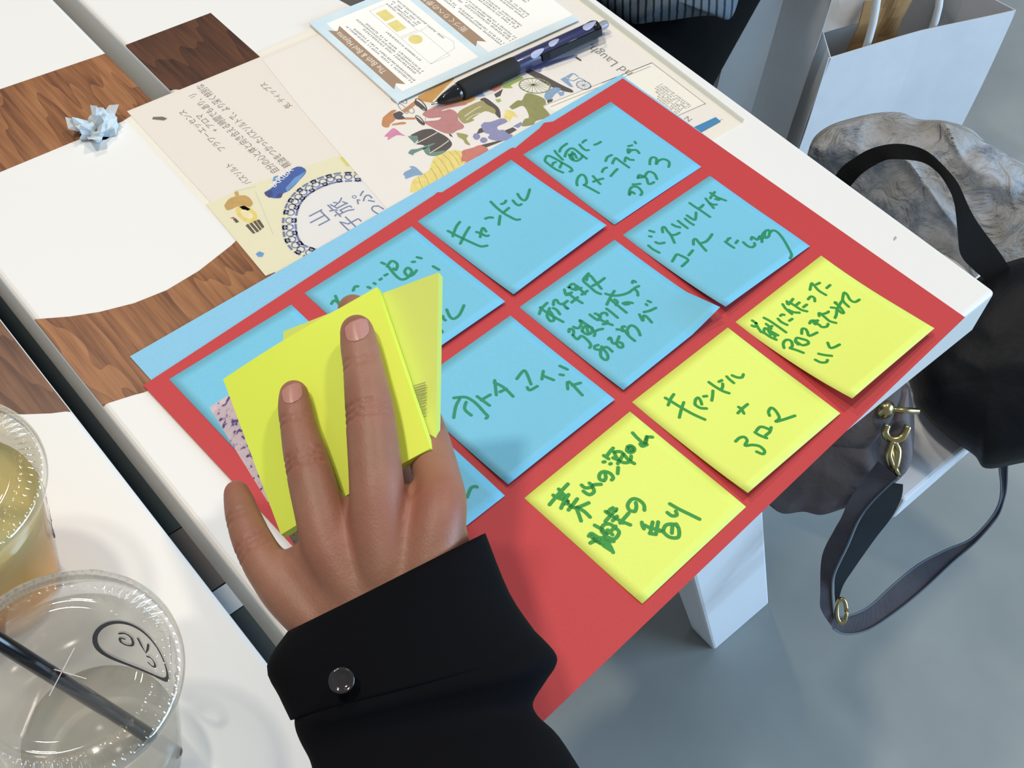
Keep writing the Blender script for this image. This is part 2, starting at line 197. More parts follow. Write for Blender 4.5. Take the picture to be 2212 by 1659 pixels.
inlay(INL['B_curve'], bB, oak_mid, -.4222, -.2880)
inlay([(-289, 292), (-289, 283), (-287, 272)], bB, oak_mid, -.4222, -.288) if False else None
inlay([(-436, 313), (-436, 238), (-443.8, 242.3), (-454.3, 249.8), (-482.5, 273.7), (-511.7, 300), (-540, 345), (-520, 380), (-472.7, 360)], bC, oak_brown, -.94, -.4355)
inlay([(-435.5, 480), (-435.5, 414), (-489.7, 420), (-560, 440), (-560, 505), (-463.7, 485)], bC, oak_mid, -.94, -.4355)
inlay([(x*1000, y*1000) for x, y in G['far']], bA, mat('slate_inlay', (88, 86, 82), .5), -.2745, -.003)
sm = mat('smudge_grey', (170, 168, 162), .7)
sx, sy = G['smudge']; mesh('smudge', [(sx-.002, sy-.001, TOP+.00012), (sx+.001, sy-.0006, TOP+.00012), (sx+.002, sy+.001, TOP+.00012), (sx-.001, sy+.0004, TOP+.00012)], [(0, 1, 2, 3)], sm, bA)
def leg(b0, b1, t0, t1, depth):
    V = [b0, b1, (b1[0], b1[1]+depth, 0), (b0[0], b0[1]+depth, 0), t0, t1, (t1[0], t1[1]+depth, t1[2]), (t0[0], t0[1]+depth, t0[2])]
    o = mesh('leg', V, [(0, 1, 2, 3), (4, 7, 6, 5), (0, 4, 5, 1), (1, 5, 6, 2), (2, 6, 7, 3), (3, 7, 4, 0)], white2, table)
    bv = o.modifiers.new('b', 'BEVEL'); bv.width = .003; bv.segments = 2; return o
leg((.068, .082, 0), (.159, .082, 0), (-.216, .037, .684), (-.146, .037, .684), .036)
leg((.068, 1.40, 0), (.159, 1.40, 0), (-.216, 1.40, .684), (-.146, 1.40, .684), .036)
leg((-1.06, 1.40, 0), (-.97, 1.40, 0), (-.80, 1.40, .684), (-.73, 1.40, .684), .036)
leg((-1.06, .082, 0), (-.97, .082, 0), (-.80, .037, .684), (-.73, .037, .684), .036)
greybrown = mat('grey_brown_rail', (112, 104, 98), .6)
darkm = mat('dark_shelf', (64, 74, 76), .6)
prism('frame_rail', rect(-.88, .1858, -.10, .2312), .56, .58, greybrown, table)
prism('frame_rail', rect(-.88, .1670, -.10, .1845), .56, .58, white2, table)
prism('under_shelf', rect(-.88, .2320, -.10, 1.30), .56, .58, darkm, table)
prism('under_shelf', rect(-.88, .06, -.10, .1660), .56, .58, darkm, table)
for y in (.14, 1.2):
    for x in (-.86, -.14): prism('shelf_hanger', rect(x, y, x+.02, y+.02), .58, TOP-TK-.0005, darkm, table)
# ---------------------------------------------------------------- clear folder and papers
def sheet(name, pts, z, t, m, parent=None): return prism(name, pts, z, z+t, m, parent)
paper_w = mat('cream_paper', (231, 225, 217), .7)
paper_w2 = mat('white_paper', (233, 229, 224), .65)
def prt(name, rgb): return mat('print_'+name, tuple(int(v*.86+226*.10) for v in rgb), .7, noise=(260, .06))
PC = dict(orange=(214, 160, 84), skin=(206, 142, 92), char=(84, 76, 74), pink=(196, 134, 132), khaki=(170, 162, 102), coral=(212, 128, 114), lime=(166, 188, 96), olive=(150, 150, 90),
          yellow=(242, 224, 132), violet=(146, 148, 192), teal=(112, 146, 136), rose=(220, 142, 178), sky=(138, 172, 208), nut=(204, 164, 92), butter=(238, 216, 122), cream=(246, 236, 190),
          choc=(92, 74, 60), redbit=(178, 70, 60), blue=(58, 92, 172), lightblue=(104, 158, 216), navy=(52, 66, 132), yellowspot=(228, 214, 110), greyline=(150, 148, 142), greenline=(150, 158, 108),
          skyline=(150, 168, 190), mustard=(196, 172, 96), paleline=(222, 218, 200), bluegrey=(206, 210, 196))
folder = empty('clear_folder', (-.16, .3, TOP)); tag(folder, 'clear plastic document folder holding papers, under the blue sheet', 'folder')
fm = clear_mat('folder_film', (254, 254, 253), .004, .2)
FP = [(-.3085, .4135), (-.3135, .19), (-.0135, .1815), (-.0095, .1835), (-.0045, .405), (-.0085, .4085)]
mesh('back_film', [(x, y, TOP+.00006) for x, y in FP], [(0, 1, 2, 3, 4, 5)], fm, folder)
mesh('front_film', [(x, y, TOP+.00054) for x, y in FP], [(0, 1, 2, 3, 4, 5)], fm, folder)
mesh('edge_weld', [(-.0135, .1815, TOP+.00056), (-.0095, .1835, TOP+.00056), (-.0045, .405, TOP+.00056), (-.0105, .405, TOP+.00056)], [(0, 1, 2, 3)], clear_mat('weld', (236, 238, 236), .03, .4), folder)
p1 = sheet('illustrated_leaflet', [(-.3050, .4108), (-.3085, .22), (-.1, .215), (-.098, .402)], TOP+.00014, .0001, paper_w)
tag(p1, 'cream leaflet with pencil writing and a blue lace oval, left in the clear folder', 'leaflet')
Z1 = TOP+.00026
def flat(name, polys, z, m, parent):
    bm = bmesh.new()
    for P in polys:
        try: bm.faces.new([bm.verts.new((x/1000, y/1000, z)) for x, y in P])
        except ValueError: pass
    for f in bm.faces:
        f.normal_update()
    bmesh.ops.triangulate(bm, faces=bm.faces[:])
    for f in bm.faces:
        f.normal_update()
        if f.normal.z < 0: f.normal_flip()
    me = bpy.data.meshes.new(name); bm.to_mesh(me); bm.free(); return link(name, me, m, parent)
flat('yellow_panel', [[[-309.59,317.84],[-278.46,315.62],[-268.87,313.52],[-223.92,305.31],[-226.63,285.74],[-228.48,254.86],[-248.88,244.09],[-313.25,253.67]]], Z1, mat('pale_yellow_print', (228, 224, 196), .7), p1)
pencil = mat('pencil_grey', (128, 122, 114), .8); navyink = mat('lace_blue', (122, 132, 168), .7)
R90 = math.pi/2
def hand_line(s, x, y, size, sx=1.): return text('handwritten_line', s, size, (x, y, Z1+.00002), R90+.03, pencil, p1, sx)
hand_line('精油をつかったバスソルトで、より深く特別な', -.2540, .3155, .0062, .70)
hand_line('自分の心と体と向き合える時間でもあり、リ', -.2620, .3155, .0062, .70)
hand_line('フラワーエッセンス', -.2765, .3485, .0052, .95)
hand_line('+ アロマ', -.2710, .3650, .0052, .95)
hand_line('バスソルト', -.2800, .3170, .0054, .80)
hand_line('気. ティップス', -.2248, .3570, .0052, .85)
oval = [[-285.15,253.37],[-287.86,259.51],[-287.1,267.15],[-283.78,274.13],[-278.88,281.26],[-271.12,288.86],[-261.38,293.35],[-249.68,294.04],[-238.64,291.14],[-227.86,284.09]]
cxl = sum(p[0] for p in oval)/len(oval)
ctr = (-226, 246)
flat('oval_panel', [oval + [(-215, 235)]], Z1+.00001, mat('oval_white', (228, 227, 226), .7), p1)
V = []; F = []
LP = smooth_path([(x/1000, y/1000, 0) for x, y in oval], 5)
zf1 = lambda x, y: (x, y, Z1+.00003)
acc = 0; last = LP[0]; k = 0
for i, p in enumerate(LP):
    acc += (p-last).length; last = p
    if i and acc < .0042: continue
    acc = 0; t = (LP[min(i+1, len(LP)-1)] - LP[max(i-1, 0)]).normalized(); nn = Vector((-t.y, t.x, 0)); k += 1
    for s_, rad in ((.0, .0021), (-.0024 if k % 2 else .0024, .0013)):
        c = p + nn*s_
        stroke_verts([(c.x+rad*math.cos(a), c.y+rad*math.sin(a)) for a in [j*.9 for j in range(8)]], .0008, zf1, V, F, 3)
    for e in range(6):
        a = e*1.05; c = p + nn*.0034*(1 if e < 3 else -1) + t*(.0014*((e % 3)-1))
        n0 = len(V)
        for q in range(7): V.append(zf1(c.x+.00085*math.cos(q*.9), c.y+.00085*math.sin(q*.9)))
        F.append(tuple(range(n0, n0+7)))
mesh('lace_border', V, F, navyink, p1)
for ch, q, sz in G['title']: text('printed_title', ch, sz, (q[0]+sz*.36, q[1]-sz*.45, Z1+.00003), R90, navyink, p1)
PR = [["orange",[[-158.18,319.71],[-154.0,319.73],[-132.51,320.14],[-131.21,318.67],[-138.3,316.51],[-150.41,311.95],[-154.22,310.67],[-151.66,307.77],[-131.42,300.58],[-131.5,297.04],[-138.37,296.47],[-147.76,301.34],[-154.37,308.74],[-159.05,314.21],[-160.22,317.11]]],["skin",[[-187.26,316.88],[-180.2,318.66],[-177.73,318.35],[-177.14,316.91],[-181.72,315.78],[-178.15,315.15],[-182.91,310.7],[-186.99,309.76],[-189.76,307.88],[-191.89,309.45],[-191.74,312.29]]],["skin",[[-174.3,315.32],[-169.24,316.13],[-162.99,317.11],[-163.63,314.53],[-168.75,313.24],[-174.26,312.28]]],["skin",[[-177.15,309.42],[-171.98,305.61],[-172.78,303.71],[-178.16,307.69]]],["skin",[[-186.8,309.13],[-180.45,306.9],[-178.76,305.16],[-179.95,304.06],[-187.09,307.87]]],["char",[[-180.58,315.94],[-175.87,315.47],[-175.4,312.12],[-176.79,311.65],[-176.94,309.27],[-178.13,308.16],[-182.0,311.02]]],["char",[[-163.68,317.1],[-161.6,317.11],[-161.14,310.67],[-162.14,306.36],[-163.16,308.12],[-164.63,313.24]]],["char",[[-171.98,305.61],[-170.68,304.65],[-170.63,298.66],[-171.43,296.78],[-172.59,299.61]]],["char",[[-164.88,293.42],[-160.71,291.33],[-162.98,285.12],[-166.23,287.03],[-166.65,290.78]]],["char",[[-129.82,294.78],[-126.09,294.1],[-125.31,287.37],[-125.94,280.71],[-130.77,274.2],[-130.78,279.22],[-128.49,283.6],[-129.55,287.43]]],["char",[[-119.49,293.38],[-111.75,293.94],[-117.45,289.82],[-120.76,290.18]]],["char",[[-151.73,271.89],[-147.4,274.57],[-142.58,274.46],[-141.7,271.34],[-145.9,270.51]]],["char",[[-136.31,264.39],[-129.9,263.59],[-129.5,260.34],[-135.78,260.07]]],["char",[[-155.59,263.11],[-144.52,259.72],[-141.95,257.81],[-155.62,259.76]]],["char",[[-183.85,294.72],[-175.4,294.32],[-170.21,291.45],[-169.11,287.7],[-167.35,280.55],[-168.71,273.82],[-174.64,271.52],[-182.14,271.41],[-185.44,274.81],[-182.18,278.08],[-183.17,283.6],[-185.65,286.41],[-182.42,288.82]]],["char",[[-164.53,282.35],[-163.74,280.79],[-164.61,278.03],[-165.33,280.51]]],["pink",[[-166.81,304.79],[-163.29,306.21],[-154.66,304.89],[-139.61,298.4],[-140.04,296.16],[-151.31,300.4],[-155.46,300.43],[-149.64,298.16],[-149.15,292.76],[-152.28,288.08],[-152.72,282.45],[-154.91,280.62],[-158.5,281.31],[-162.81,281.08],[-165.81,283.3],[-168.13,288.93],[-170.26,297.4],[-169.24,299.12],[-162.24,295.43],[-159.43,296.35],[-165.56,299.88]]],["khaki",[[-149.15,292.76],[-144.39,294.29],[-130.17,293.5],[-129.37,289.34],[-128.14,282.33],[-131.22,279.54],[-134.03,284.64],[-144.3,284.18],[-144.46,282.3],[-151.27,283.36],[-151.34,288.38]]],["khaki",[[-160.64,279.96],[-158.71,278.53],[-156.09,274.15],[-158.94,272.37],[-160.49,266.75],[-162.09,269.38],[-161.15,273.03],[-161.8,276.43]]],["coral",[[-119.46,298.55],[-110.69,299.46],[-107.88,298.46],[-112.09,295.24],[-117.42,294.97]]],["coral",[[-170.51,263.69],[-167.03,265.86],[-160.9,264.17],[-155.59,263.11],[-154.73,256.71],[-163.68,256.7],[-173.85,256.74],[-173.67,259.43]]],["lime",[[-122.28,289.24],[-119.07,287.92],[-120.25,285.7],[-122.82,286.05]]],["lime",[[-109.89,297.82],[-105.63,296.81],[-95.64,296.39],[-95.69,293.77],[-105.49,293.55],[-106.25,290.96],[-111.2,294.59]]],["olive",[[-119.48,279.0],[-111.7,280.44],[-109.47,278.81],[-103.84,281.9],[-100.59,280.56],[-97.2,271.85],[-100.74,266.23],[-102.62,266.6],[-103.9,259.4],[-106.52,257.3],[-114.84,259.43],[-118.28,257.98],[-125.02,260.97],[-119.47,264.85],[-116.21,264.45],[-112.69,270.95],[-112.74,275.06],[-119.32,275.83]]],["yellow",[[-130.73,272.16],[-123.92,277.19],[-123.56,278.45],[-121.62,276.51],[-120.49,273.65],[-121.48,268.34],[-123.59,270.9],[-128.76,268.22],[-127.8,271.0]]],["yellow",[[-208.89,261.72],[-204.96,264.25],[-198.99,264.37],[-193.38,264.8],[-186.6,270.01],[-181.25,271.69],[-172.95,270.27],[-169.15,267.44],[-168.91,264.4],[-173.67,259.43],[-173.85,256.74],[-211.26,255.36]]],["violet",[[-144.49,276.37],[-140.96,277.23],[-137.66,275.29],[-129.9,273.55],[-129.37,269.17],[-136.77,269.66],[-138.4,266.92],[-135.8,264.99],[-136.13,261.31],[-134.56,258.19],[-139.97,256.83],[-146.24,261.0],[-148.16,265.34],[-145.27,267.1],[-146.84,270.22]]],["violet",[[-154.7,271.65],[-152.08,273.13],[-150.36,271.85],[-151.05,268.95],[-153.88,267.64],[-155.34,269.21]]],["violet",[[-153.27,266.7],[-150.69,267.71],[-149.02,265.97],[-149.88,263.7],[-152.42,263.17],[-153.88,264.73]]],["violet",[[-129.37,264.2],[-122.82,264.32],[-123.53,261.86],[-127.81,261.06]]],["teal",[[-185.6,295.05],[-180.68,291.89],[-182.42,288.82],[-186.02,287.64]]],["teal",[[-194.35,283.34],[-191.01,284.66],[-187.18,282.76],[-179.31,281.7],[-176.29,280.41],[-182.49,280.23],[-191.21,281.0],[-193.22,280.13]]],["teal",[[-185.07,281.19],[-180.75,279.89],[-183.39,276.13],[-174.64,271.52],[-182.14,271.41],[-186.28,275.44]]],["rose",[[-197.06,303.06],[-191.24,305.06],[-187.68,305.36],[-187.14,299.1],[-186.56,295.96],[-190.21,299.44],[-197.04,299.19],[-195.39,301.34]]],["sky",[[-207.64,270.85],[-205.46,271.98],[-200.98,271.87],[-200.66,273.96],[-198.17,272.1],[-197.98,267.32],[-198.58,264.06],[-202.97,265.97],[-208.65,267.02],[-207.72,269.07]]],["sky",[[-131.15,300.9],[-124.11,299.88],[-125.02,295.37],[-129.82,297.35]]],["violet",[[-83.82,298.73],[-74.92,297.67],[-53.74,292.12],[-55.09,289.81],[-76.34,294.37],[-82.13,292.12],[-84.18,295.76]]],["char",[[-89.91,297.79],[-84.98,297.42],[-79.7,275.45],[-77.48,267.51],[-79.88,266.13],[-85.96,276.88]]],["char",[[-53.43,292.46],[-52.87,285.45],[-54.24,284.81],[-55.11,291.47]]],["char",[[-96.54,270.06],[-92.85,268.38],[-94.97,266.85],[-98.32,267.25]]],["sky",[[-76.69,279.61],[-72.2,279.53],[-75.07,268.9],[-76.6,270.55]]],["sky",[[-72.2,279.53],[-66.64,279.75],[-66.31,278.44],[-72.06,276.76]]],["sky",[[-95.66,273.55],[-90.94,276.33],[-84.15,275.55],[-83.14,271.66],[-89.14,270.84],[-93.75,269.04],[-96.99,270.39]]],["sky",[[-86.66,271.1],[-81.9,269.71],[-85.2,266.91],[-87.57,267.61]]],["nut",[[-302.16,311.02],[-296.2,313.92],[-288.47,310.59],[-288.42,303.12],[-292.79,301.5],[-295.01,305.63],[-302.64,306.49]]],["nut",[[-292.1,316.43],[-289.89,316.02],[-291.24,312.67],[-293.17,313.51]]],["butter",[[-294.09,290.58],[-295.39,290.11],[-296.79,290.21],[-298.1,291.08],[-299.25,292.55],[-300.14,294.43],[-300.6,296.7],[-300.69,298.94],[-300.34,301.23],[-299.66,303.15],[-298.65,304.58],[-297.36,305.43],[-295.94,305.72],[-294.57,305.17],[-293.3,303.97],[-292.25,302.32],[-291.57,300.22],[-291.33,297.84],[-291.42,295.59],[-292.01,293.48],[-292.91,291.74],[-294.09,290.58]]],["butter",[[-296.1,305.22],[-293.36,304.38],[-292.23,299.85],[-295.5,299.88]]],["cream",[[-294.88,293.59],[-295.53,293.48],[-296.24,293.65],[-296.89,294.14],[-297.55,295.01],[-297.95,296.15],[-298.29,297.37],[-298.36,298.76],[-298.21,299.98],[-297.95,301.0],[-297.42,301.82],[-296.83,302.23],[-296.18,302.22],[-295.41,301.89],[-294.8,301.19],[-294.25,300.16],[-293.85,298.88],[-293.68,297.65],[-293.66,296.31],[-293.92,295.17],[-294.29,294.24],[-294.88,293.59]]],["choc",[[-301.32,291.01],[-299.45,291.38],[-300.14,282.96],[-301.48,283.38]]],["choc",[[-298.9,290.97],[-297.29,290.95],[-297.73,282.91],[-299.33,282.94]]],["choc",[[-296.48,290.94],[-294.86,290.91],[-295.85,283.28],[-297.19,283.1]]],["choc",[[-294.58,290.71],[-292.68,290.48],[-293.7,284.04],[-295.31,283.47]]],["choc",[[-304.14,299.14],[-302.52,299.12],[-302.47,295.47],[-304.35,295.69]]],["redbit",[[-304.87,301.14],[-302.65,300.18],[-303.32,298.52]]],["blue",[[-278.73,306.39],[-272.29,307.2],[-265.48,310.98],[-252.26,312.67],[-250.04,306.49],[-257.58,302.51],[-266.7,299.23],[-270.91,299.26],[-274.0,297.22],[-277.9,300.15],[-279.57,303.89]]],["lightblue",[[-258.68,305.89],[-250.04,306.49],[-257.58,302.51],[-268.39,299.24],[-267.24,302.15]]],["lightblue",[[-271.15,310.14],[-267.45,313.73],[-264.89,313.1],[-266.9,310.77]]],["lightblue",[[-308.66,270.12],[-306.04,270.44],[-304.67,267.66],[-307.01,265.98],[-308.87,267.39]]],["navy",[[-278.73,306.39],[-274.54,305.12],[-276.22,301.38],[-279.01,300.99],[-279.57,303.89]]],["navy",[[-273.15,300.94],[-270.91,299.26],[-274.0,297.22],[-275.95,299.3]]],["yellowspot",[[-228.42,304.04],[-226.06,303.59],[-227.21,295.27],[-229.27,295.5]]]]
LN = [["greyline",0.5,[[-171.63,322.14],[-172.05,322.04],[-172.54,322.2],[-172.97,322.61],[-173.24,323.32],[-173.51,324.13],[-173.54,325.07],[-173.48,326.04],[-173.24,326.88],[-172.92,327.57],[-172.53,328.09],[-172.05,328.35],[-171.55,328.29],[-171.06,328.04],[-170.73,327.49],[-170.46,326.68],[-170.29,325.84],[-170.35,324.86],[-170.5,323.95],[-170.79,323.14],[-171.15,322.49],[-171.63,322.14]]],["greyline",0.5,[[-167.82,318.83],[-168.34,318.7],[-168.73,318.89],[-169.13,319.18],[-169.37,319.66],[-169.46,320.34],[-169.46,321.05],[-169.27,321.83],[-169.05,322.47],[-168.64,323.09],[-168.2,323.48],[-167.68,323.71],[-167.22,323.68],[-166.87,323.43],[-166.53,322.98],[-166.34,322.43],[-166.29,321.78],[-166.39,321.03],[-166.62,320.29],[-166.99,319.64],[-167.39,319.12],[-167.82,318.83]]],["greyline",0.5,[[-172.98,311.04],[-173.48,311.1],[-173.85,311.58],[-174.16,312.51],[-174.31,313.72],[-174.35,315.16],[-174.16,316.72],[-173.93,318.17],[-173.53,319.49],[-173.06,320.45],[-172.56,321.1],[-172.1,321.26],[-171.66,320.94],[-171.29,320.27],[-171.05,319.17],[-171.0,317.82],[-171.0,316.31],[-171.24,314.78],[-171.56,313.4],[-172.0,312.22],[-172.46,311.45],[-172.98,311.04]]],["greyline",0.5,[[-169.92,309.28],[-170.47,309.19],[-170.96,309.35],[-171.3,309.79],[-171.53,310.37],[-171.62,311.13],[-171.52,311.96],[-171.24,312.76],[-170.87,313.5],[-170.37,314.14],[-169.84,314.55],[-169.28,314.75],[-168.79,314.68],[-168.35,314.36],[-168.07,313.85],[-167.88,313.21],[-167.89,312.41],[-168.09,311.55],[-168.41,310.78],[-168.82,310.08],[-169.36,309.57],[-169.92,309.28]]],["char",0.7,[[-162.46,306.39],[-163.04,306.52],[-163.55,307.1],[-163.89,308.15],[-163.97,309.62],[-163.9,311.29],[-163.68,313.05],[-163.24,314.75],[-162.68,316.27],[-162.04,317.43],[-161.35,318.14],[-160.73,318.31],[-160.2,318.02],[-159.8,317.11],[-159.57,315.82],[-159.55,314.27],[-159.67,312.54],[-160.03,310.77],[-160.56,309.14],[-161.17,307.76],[-161.83,306.84],[-162.46,306.39]]],["char",0.7,[[-171.5,297.03],[-171.9,297.13],[-172.22,297.66],[-172.4,298.48],[-172.5,299.64],[-172.41,300.97],[-172.24,302.32],[-171.92,303.68],[-171.53,304.78],[-171.11,305.67],[-170.62,306.2],[-170.25,306.33],[-169.86,306.04],[-169.59,305.34],[-169.48,304.36],[-169.42,303.12],[-169.56,301.73],[-169.84,300.35],[-170.19,299.12],[-170.57,298.12],[-171.07,297.4],[-171.5,297.03]]],["greenline",1.0,[[-86.78,277.75],[-88.59,276.56],[-90.81,276.1],[-93.26,276.44],[-95.84,277.39],[-98.19,279.01],[-100.14,281.16],[-101.52,283.53],[-102.27,286.06],[-102.26,288.36],[-101.45,290.39],[-100.02,291.86],[-98.02,292.72],[-95.6,292.85],[-93.07,292.17],[-90.55,290.87],[-88.36,288.94],[-86.65,286.64],[-85.56,284.15],[-85.22,281.67],[-85.58,279.51],[-86.78,277.75]]],["greenline",0.35,[[-94.14,285.77],[-86.1,278.84]]],["greenline",0.35,[[-94.14,285.77],[-88.09,277.46]]],["greenline",0.35,[[-94.14,285.77],[-90.75,276.99]]],["greenline",0.35,[[-94.14,285.77],[-93.79,277.35]]],["greenline",0.35,[[-94.14,285.77],[-96.77,278.59]]],["greenline",0.35,[[-94.14,285.77],[-99.47,280.57]]],["greenline",0.35,[[-94.14,285.77],[-101.44,282.95]]],["greenline",0.35,[[-94.14,285.77],[-102.47,285.58]]],["greenline",0.35,[[-94.14,285.77],[-102.54,288.04]]],["greenline",0.35,[[-94.14,285.77],[-101.48,290.09]]],["greenline",0.35,[[-94.14,285.77],[-99.52,291.5]]],["greenline",0.35,[[-94.14,285.77],[-96.87,291.99]]],["greenline",0.35,[[-94.14,285.77],[-93.81,291.66]]],["greenline",0.35,[[-94.14,285.77],[-90.8,290.41]]],["greenline",0.35,[[-94.14,285.77],[-88.07,288.42]]],["greenline",0.35,[[-94.14,285.77],[-86.08,286.01]]],["greenline",0.35,[[-94.14,285.77],[-85.07,283.36]]],["greenline",0.35,[[-94.14,285.77],[-85.02,280.89]]],["skyline",0.9,[[-65.84,263.09],[-66.88,262.48],[-68.01,262.26],[-69.23,262.42],[-70.41,262.96],[-71.4,263.79],[-72.15,264.87],[-72.59,266.14],[-72.72,267.39],[-72.41,268.64],[-71.82,269.69],[-70.98,270.44],[-69.87,270.9],[-68.61,270.94],[-67.4,270.59],[-66.33,269.91],[-65.41,268.92],[-64.81,267.74],[-64.53,266.47],[-64.61,265.15],[-65.07,264.01],[-65.84,263.09]]],["skyline",0.9,[[-73.37,278.25],[-71.0,273.33],[-66.2,273.54],[-65.05,268.98]]],["skyline",0.9,[[-66.01,278.76],[-65.78,274.84]]],["skyline",0.3,[[-68.63,266.61],[-65.07,264.01]]],["skyline",0.3,[[-68.63,266.61],[-67.27,262.88]]],["skyline",0.3,[[-68.63,266.61],[-69.98,263.18]]],["skyline",0.3,[[-68.63,266.61],[-72.16,264.78]]],["skyline",0.3,[[-68.63,266.61],[-73.01,267.08]]],["skyline",0.3,[[-68.63,266.61],[-72.19,269.22]]],["skyline",0.3,[[-68.63,266.61],[-69.99,270.36]]],["skyline",0.3,[[-68.63,266.61],[-67.27,270.07]]],["skyline",0.3,[[-68.63,266.61],[-65.07,268.46]]],["skyline",0.3,[[-68.63,266.61],[-64.23,266.14]]],["mustard",0.4,[[-201.55,264.45],[-203.9,259.8],[-205.37,255.45]]],["mustard",0.4,[[-197.71,264.33],[-198.8,259.63],[-200.7,255.58]]],["mustard",0.4,[[-191.63,265.35],[-192.8,259.74],[-194.73,255.67]]],["mustard",0.4,[[-186.65,269.11],[-187.89,262.56],[-190.0,255.8]]],["mustard",0.4,[[-182.62,270.81],[-182.99,264.5],[-185.66,256.24]]],["mustard",0.4,[[-178.67,270.71],[-178.64,264.08],[-181.29,256.69]]],["mustard",0.4,[[-174.28,270.3],[-174.75,263.06],[-176.89,257.14]]],["mustard",0.4,[[-171.08,268.4],[-171.69,262.67],[-174.21,257.95]]],["mustard",0.4,[[-153.12,319.08],[-141.5,317.81]]],["mustard",0.4,[[-153.93,314.54],[-146.93,314.55]]],["paleline",0.7,[[-186.5,287.03],[-178.55,286.91],[-169.6,287.08]]],["paleline",0.7,[[-184.08,275.69],[-174.77,276.4],[-168.46,277.49]]],["paleline",0.7,[[-147.2,288.32],[-136.85,289.76],[-133.6,289.39]]],["paleline",0.7,[[-148.37,285.19],[-142.76,286.05],[-137.71,285.34]]],["greyline",0.45,[[-102.2,267.06],[-18.52,256.61]]],["greyline",0.45,[[-98.84,263.79],[-21.29,254.66]]],["greyline",0.5,[[-57.99,261.26],[-17.87,256.68]]],["greyline",0.5,[[-17.87,256.68],[-18.66,208.4]]],["greyline",0.5,[[-18.66,208.4],[-42.49,210.96]]],["greyline",0.3,[[-154.66,304.89],[-150.08,298.48]]],["greyline",0.3,[[-166.79,301.78],[-169.27,298.64]]],["bluegrey",0.3,[[-291.55,317.27],[-280.14,313.09]]],["bluegrey",0.3,[[-282.36,309.74],[-293.09,276.43]]]]
LEAF = {'nut', 'butter', 'cream', 'choc', 'redbit', 'blue', 'lightblue', 'navy', 'yellowspot'}
p2 = sheet('illustrated_poster', [(-.2218, .3528), (-.2372, .2), (-.02, .192), (-.0125, .4), (-.215, .4035)], TOP+.00032, .0001, paper_w2)
tag(p2, 'white printed sheet with colourful figures and a bicycle wheel, in the clear folder', 'poster')
Z2 = TOP+.00044
for i, c in enumerate(dict.fromkeys(q[0] for q in PR)):
    leaf = c in LEAF
    for pc in [q[1] for q in PR if q[0] == c]: flat('illustration', [pc if c == 'choc' or len(pc) < 6 else [tuple(v.xy) for v in smooth_path([(x, y, 0) for x, y in pc+pc[:1]], 3)[:-1]]], (Z1 if leaf else Z2) + (.00002 if leaf else .000004) + i*.0000006 + (.000008 if c in ('choc', 'redbit', 'cream') else 0), prt(c, PC[c]), p1 if leaf else p2)
for c in dict.fromkeys(q[0] for q in LN):
    V = []; F = []
    zz = Z2+.000018; par = p2
    if c == 'bluegrey': zz = Z1+.00004; par = p1
    for q in LN:
        if q[0] == c: stroke_verts([(x/1000, y/1000) for x, y in q[2]], q[1]/1000, lambda x, y: (x, y, zz), V, F, 2)
    tag(mesh('line_drawing', V, F, prt(c, PC[c]), par), kind='stuff')
text('wrapper_lettering', 'IARIBA', .0062, (-.2722, .3058, Z1+.00005), .31, mat('print_white', (240, 240, 240), .7), p1, .95)
text('printed_words', 'nd Laugh, Jo', .0100, (G['laugh'][0], G['laugh'][1], Z2+.00002), R90+.05, mat('print_grey', (140, 138, 134), .7), p2, .98)
card = flat('text_card', [[(1000*x, 1000*y) for x, y in G['card2']]], Z2+.000012, mat('ivory_card', (238, 235, 226), .65), p2)
def dashes(name, x0, y0, y1, rows, pitch, h, parent, z, m, seed=1, ragged=.25):
    rnd = random.Random(seed); V = []; F = []
    for r in range(rows):
        y = y0; end = y1 - rnd.random()*ragged*(y1-y0); x = x0 + r*pitch
        while y < end:
            w = h*(.45+rnd.random()*.5)
            if rnd.random() > .1:
                for s in range(3):
                    a = y + rnd.random()*w*.5; b = a + w*(.2+.5*rnd.random()); q = x + h*(s/3.)*1.0; n0 = len(V)
                    V += [(q, a, z), (q, b, z), (q+h*.3, b, z), (q+h*.3, a, z)]; F.append((n0, n0+3, n0+2, n0+1))
                a = y+w*rnd.random()*.7; n0 = len(V)
                V += [(x, a, z), (x, a+h*.26, z), (x+h*.9, a+h*.26, z), (x+h*.9, a, z)]; F.append((n0, n0+3, n0+2, n0+1))
            y += w*1.25
    return mesh(name, V, F, m, parent)
faint = mat('print_faint', (200, 198, 190), .7); grey = mat('print_small', (178, 175, 168), .7)
dashes('small_print', -.0445, .2120, .2420, 9, .0020, .0015, p2, Z2+.00003, faint, 3, .5)
text('printed_words', 'N', .0058, (G['npos'][0], G['npos'][1], Z2+.00002), R90+.1, mat('print_grey', (120, 118, 114), .7), p2)
flat('printed_bar', [[(1000*x, 1000*y) for x, y in G['bar']]], Z2+.00003, mat('print_barblue', (70, 140, 188), .6), p2)
flat('staple_hole', [[(-297, 396), (-292, 391), (-289.5, 391.5), (-291, 394.5), (-295.5, 397.5)]], Z1+.00003, mat('print_char2', (120, 112, 104), .6), p1)
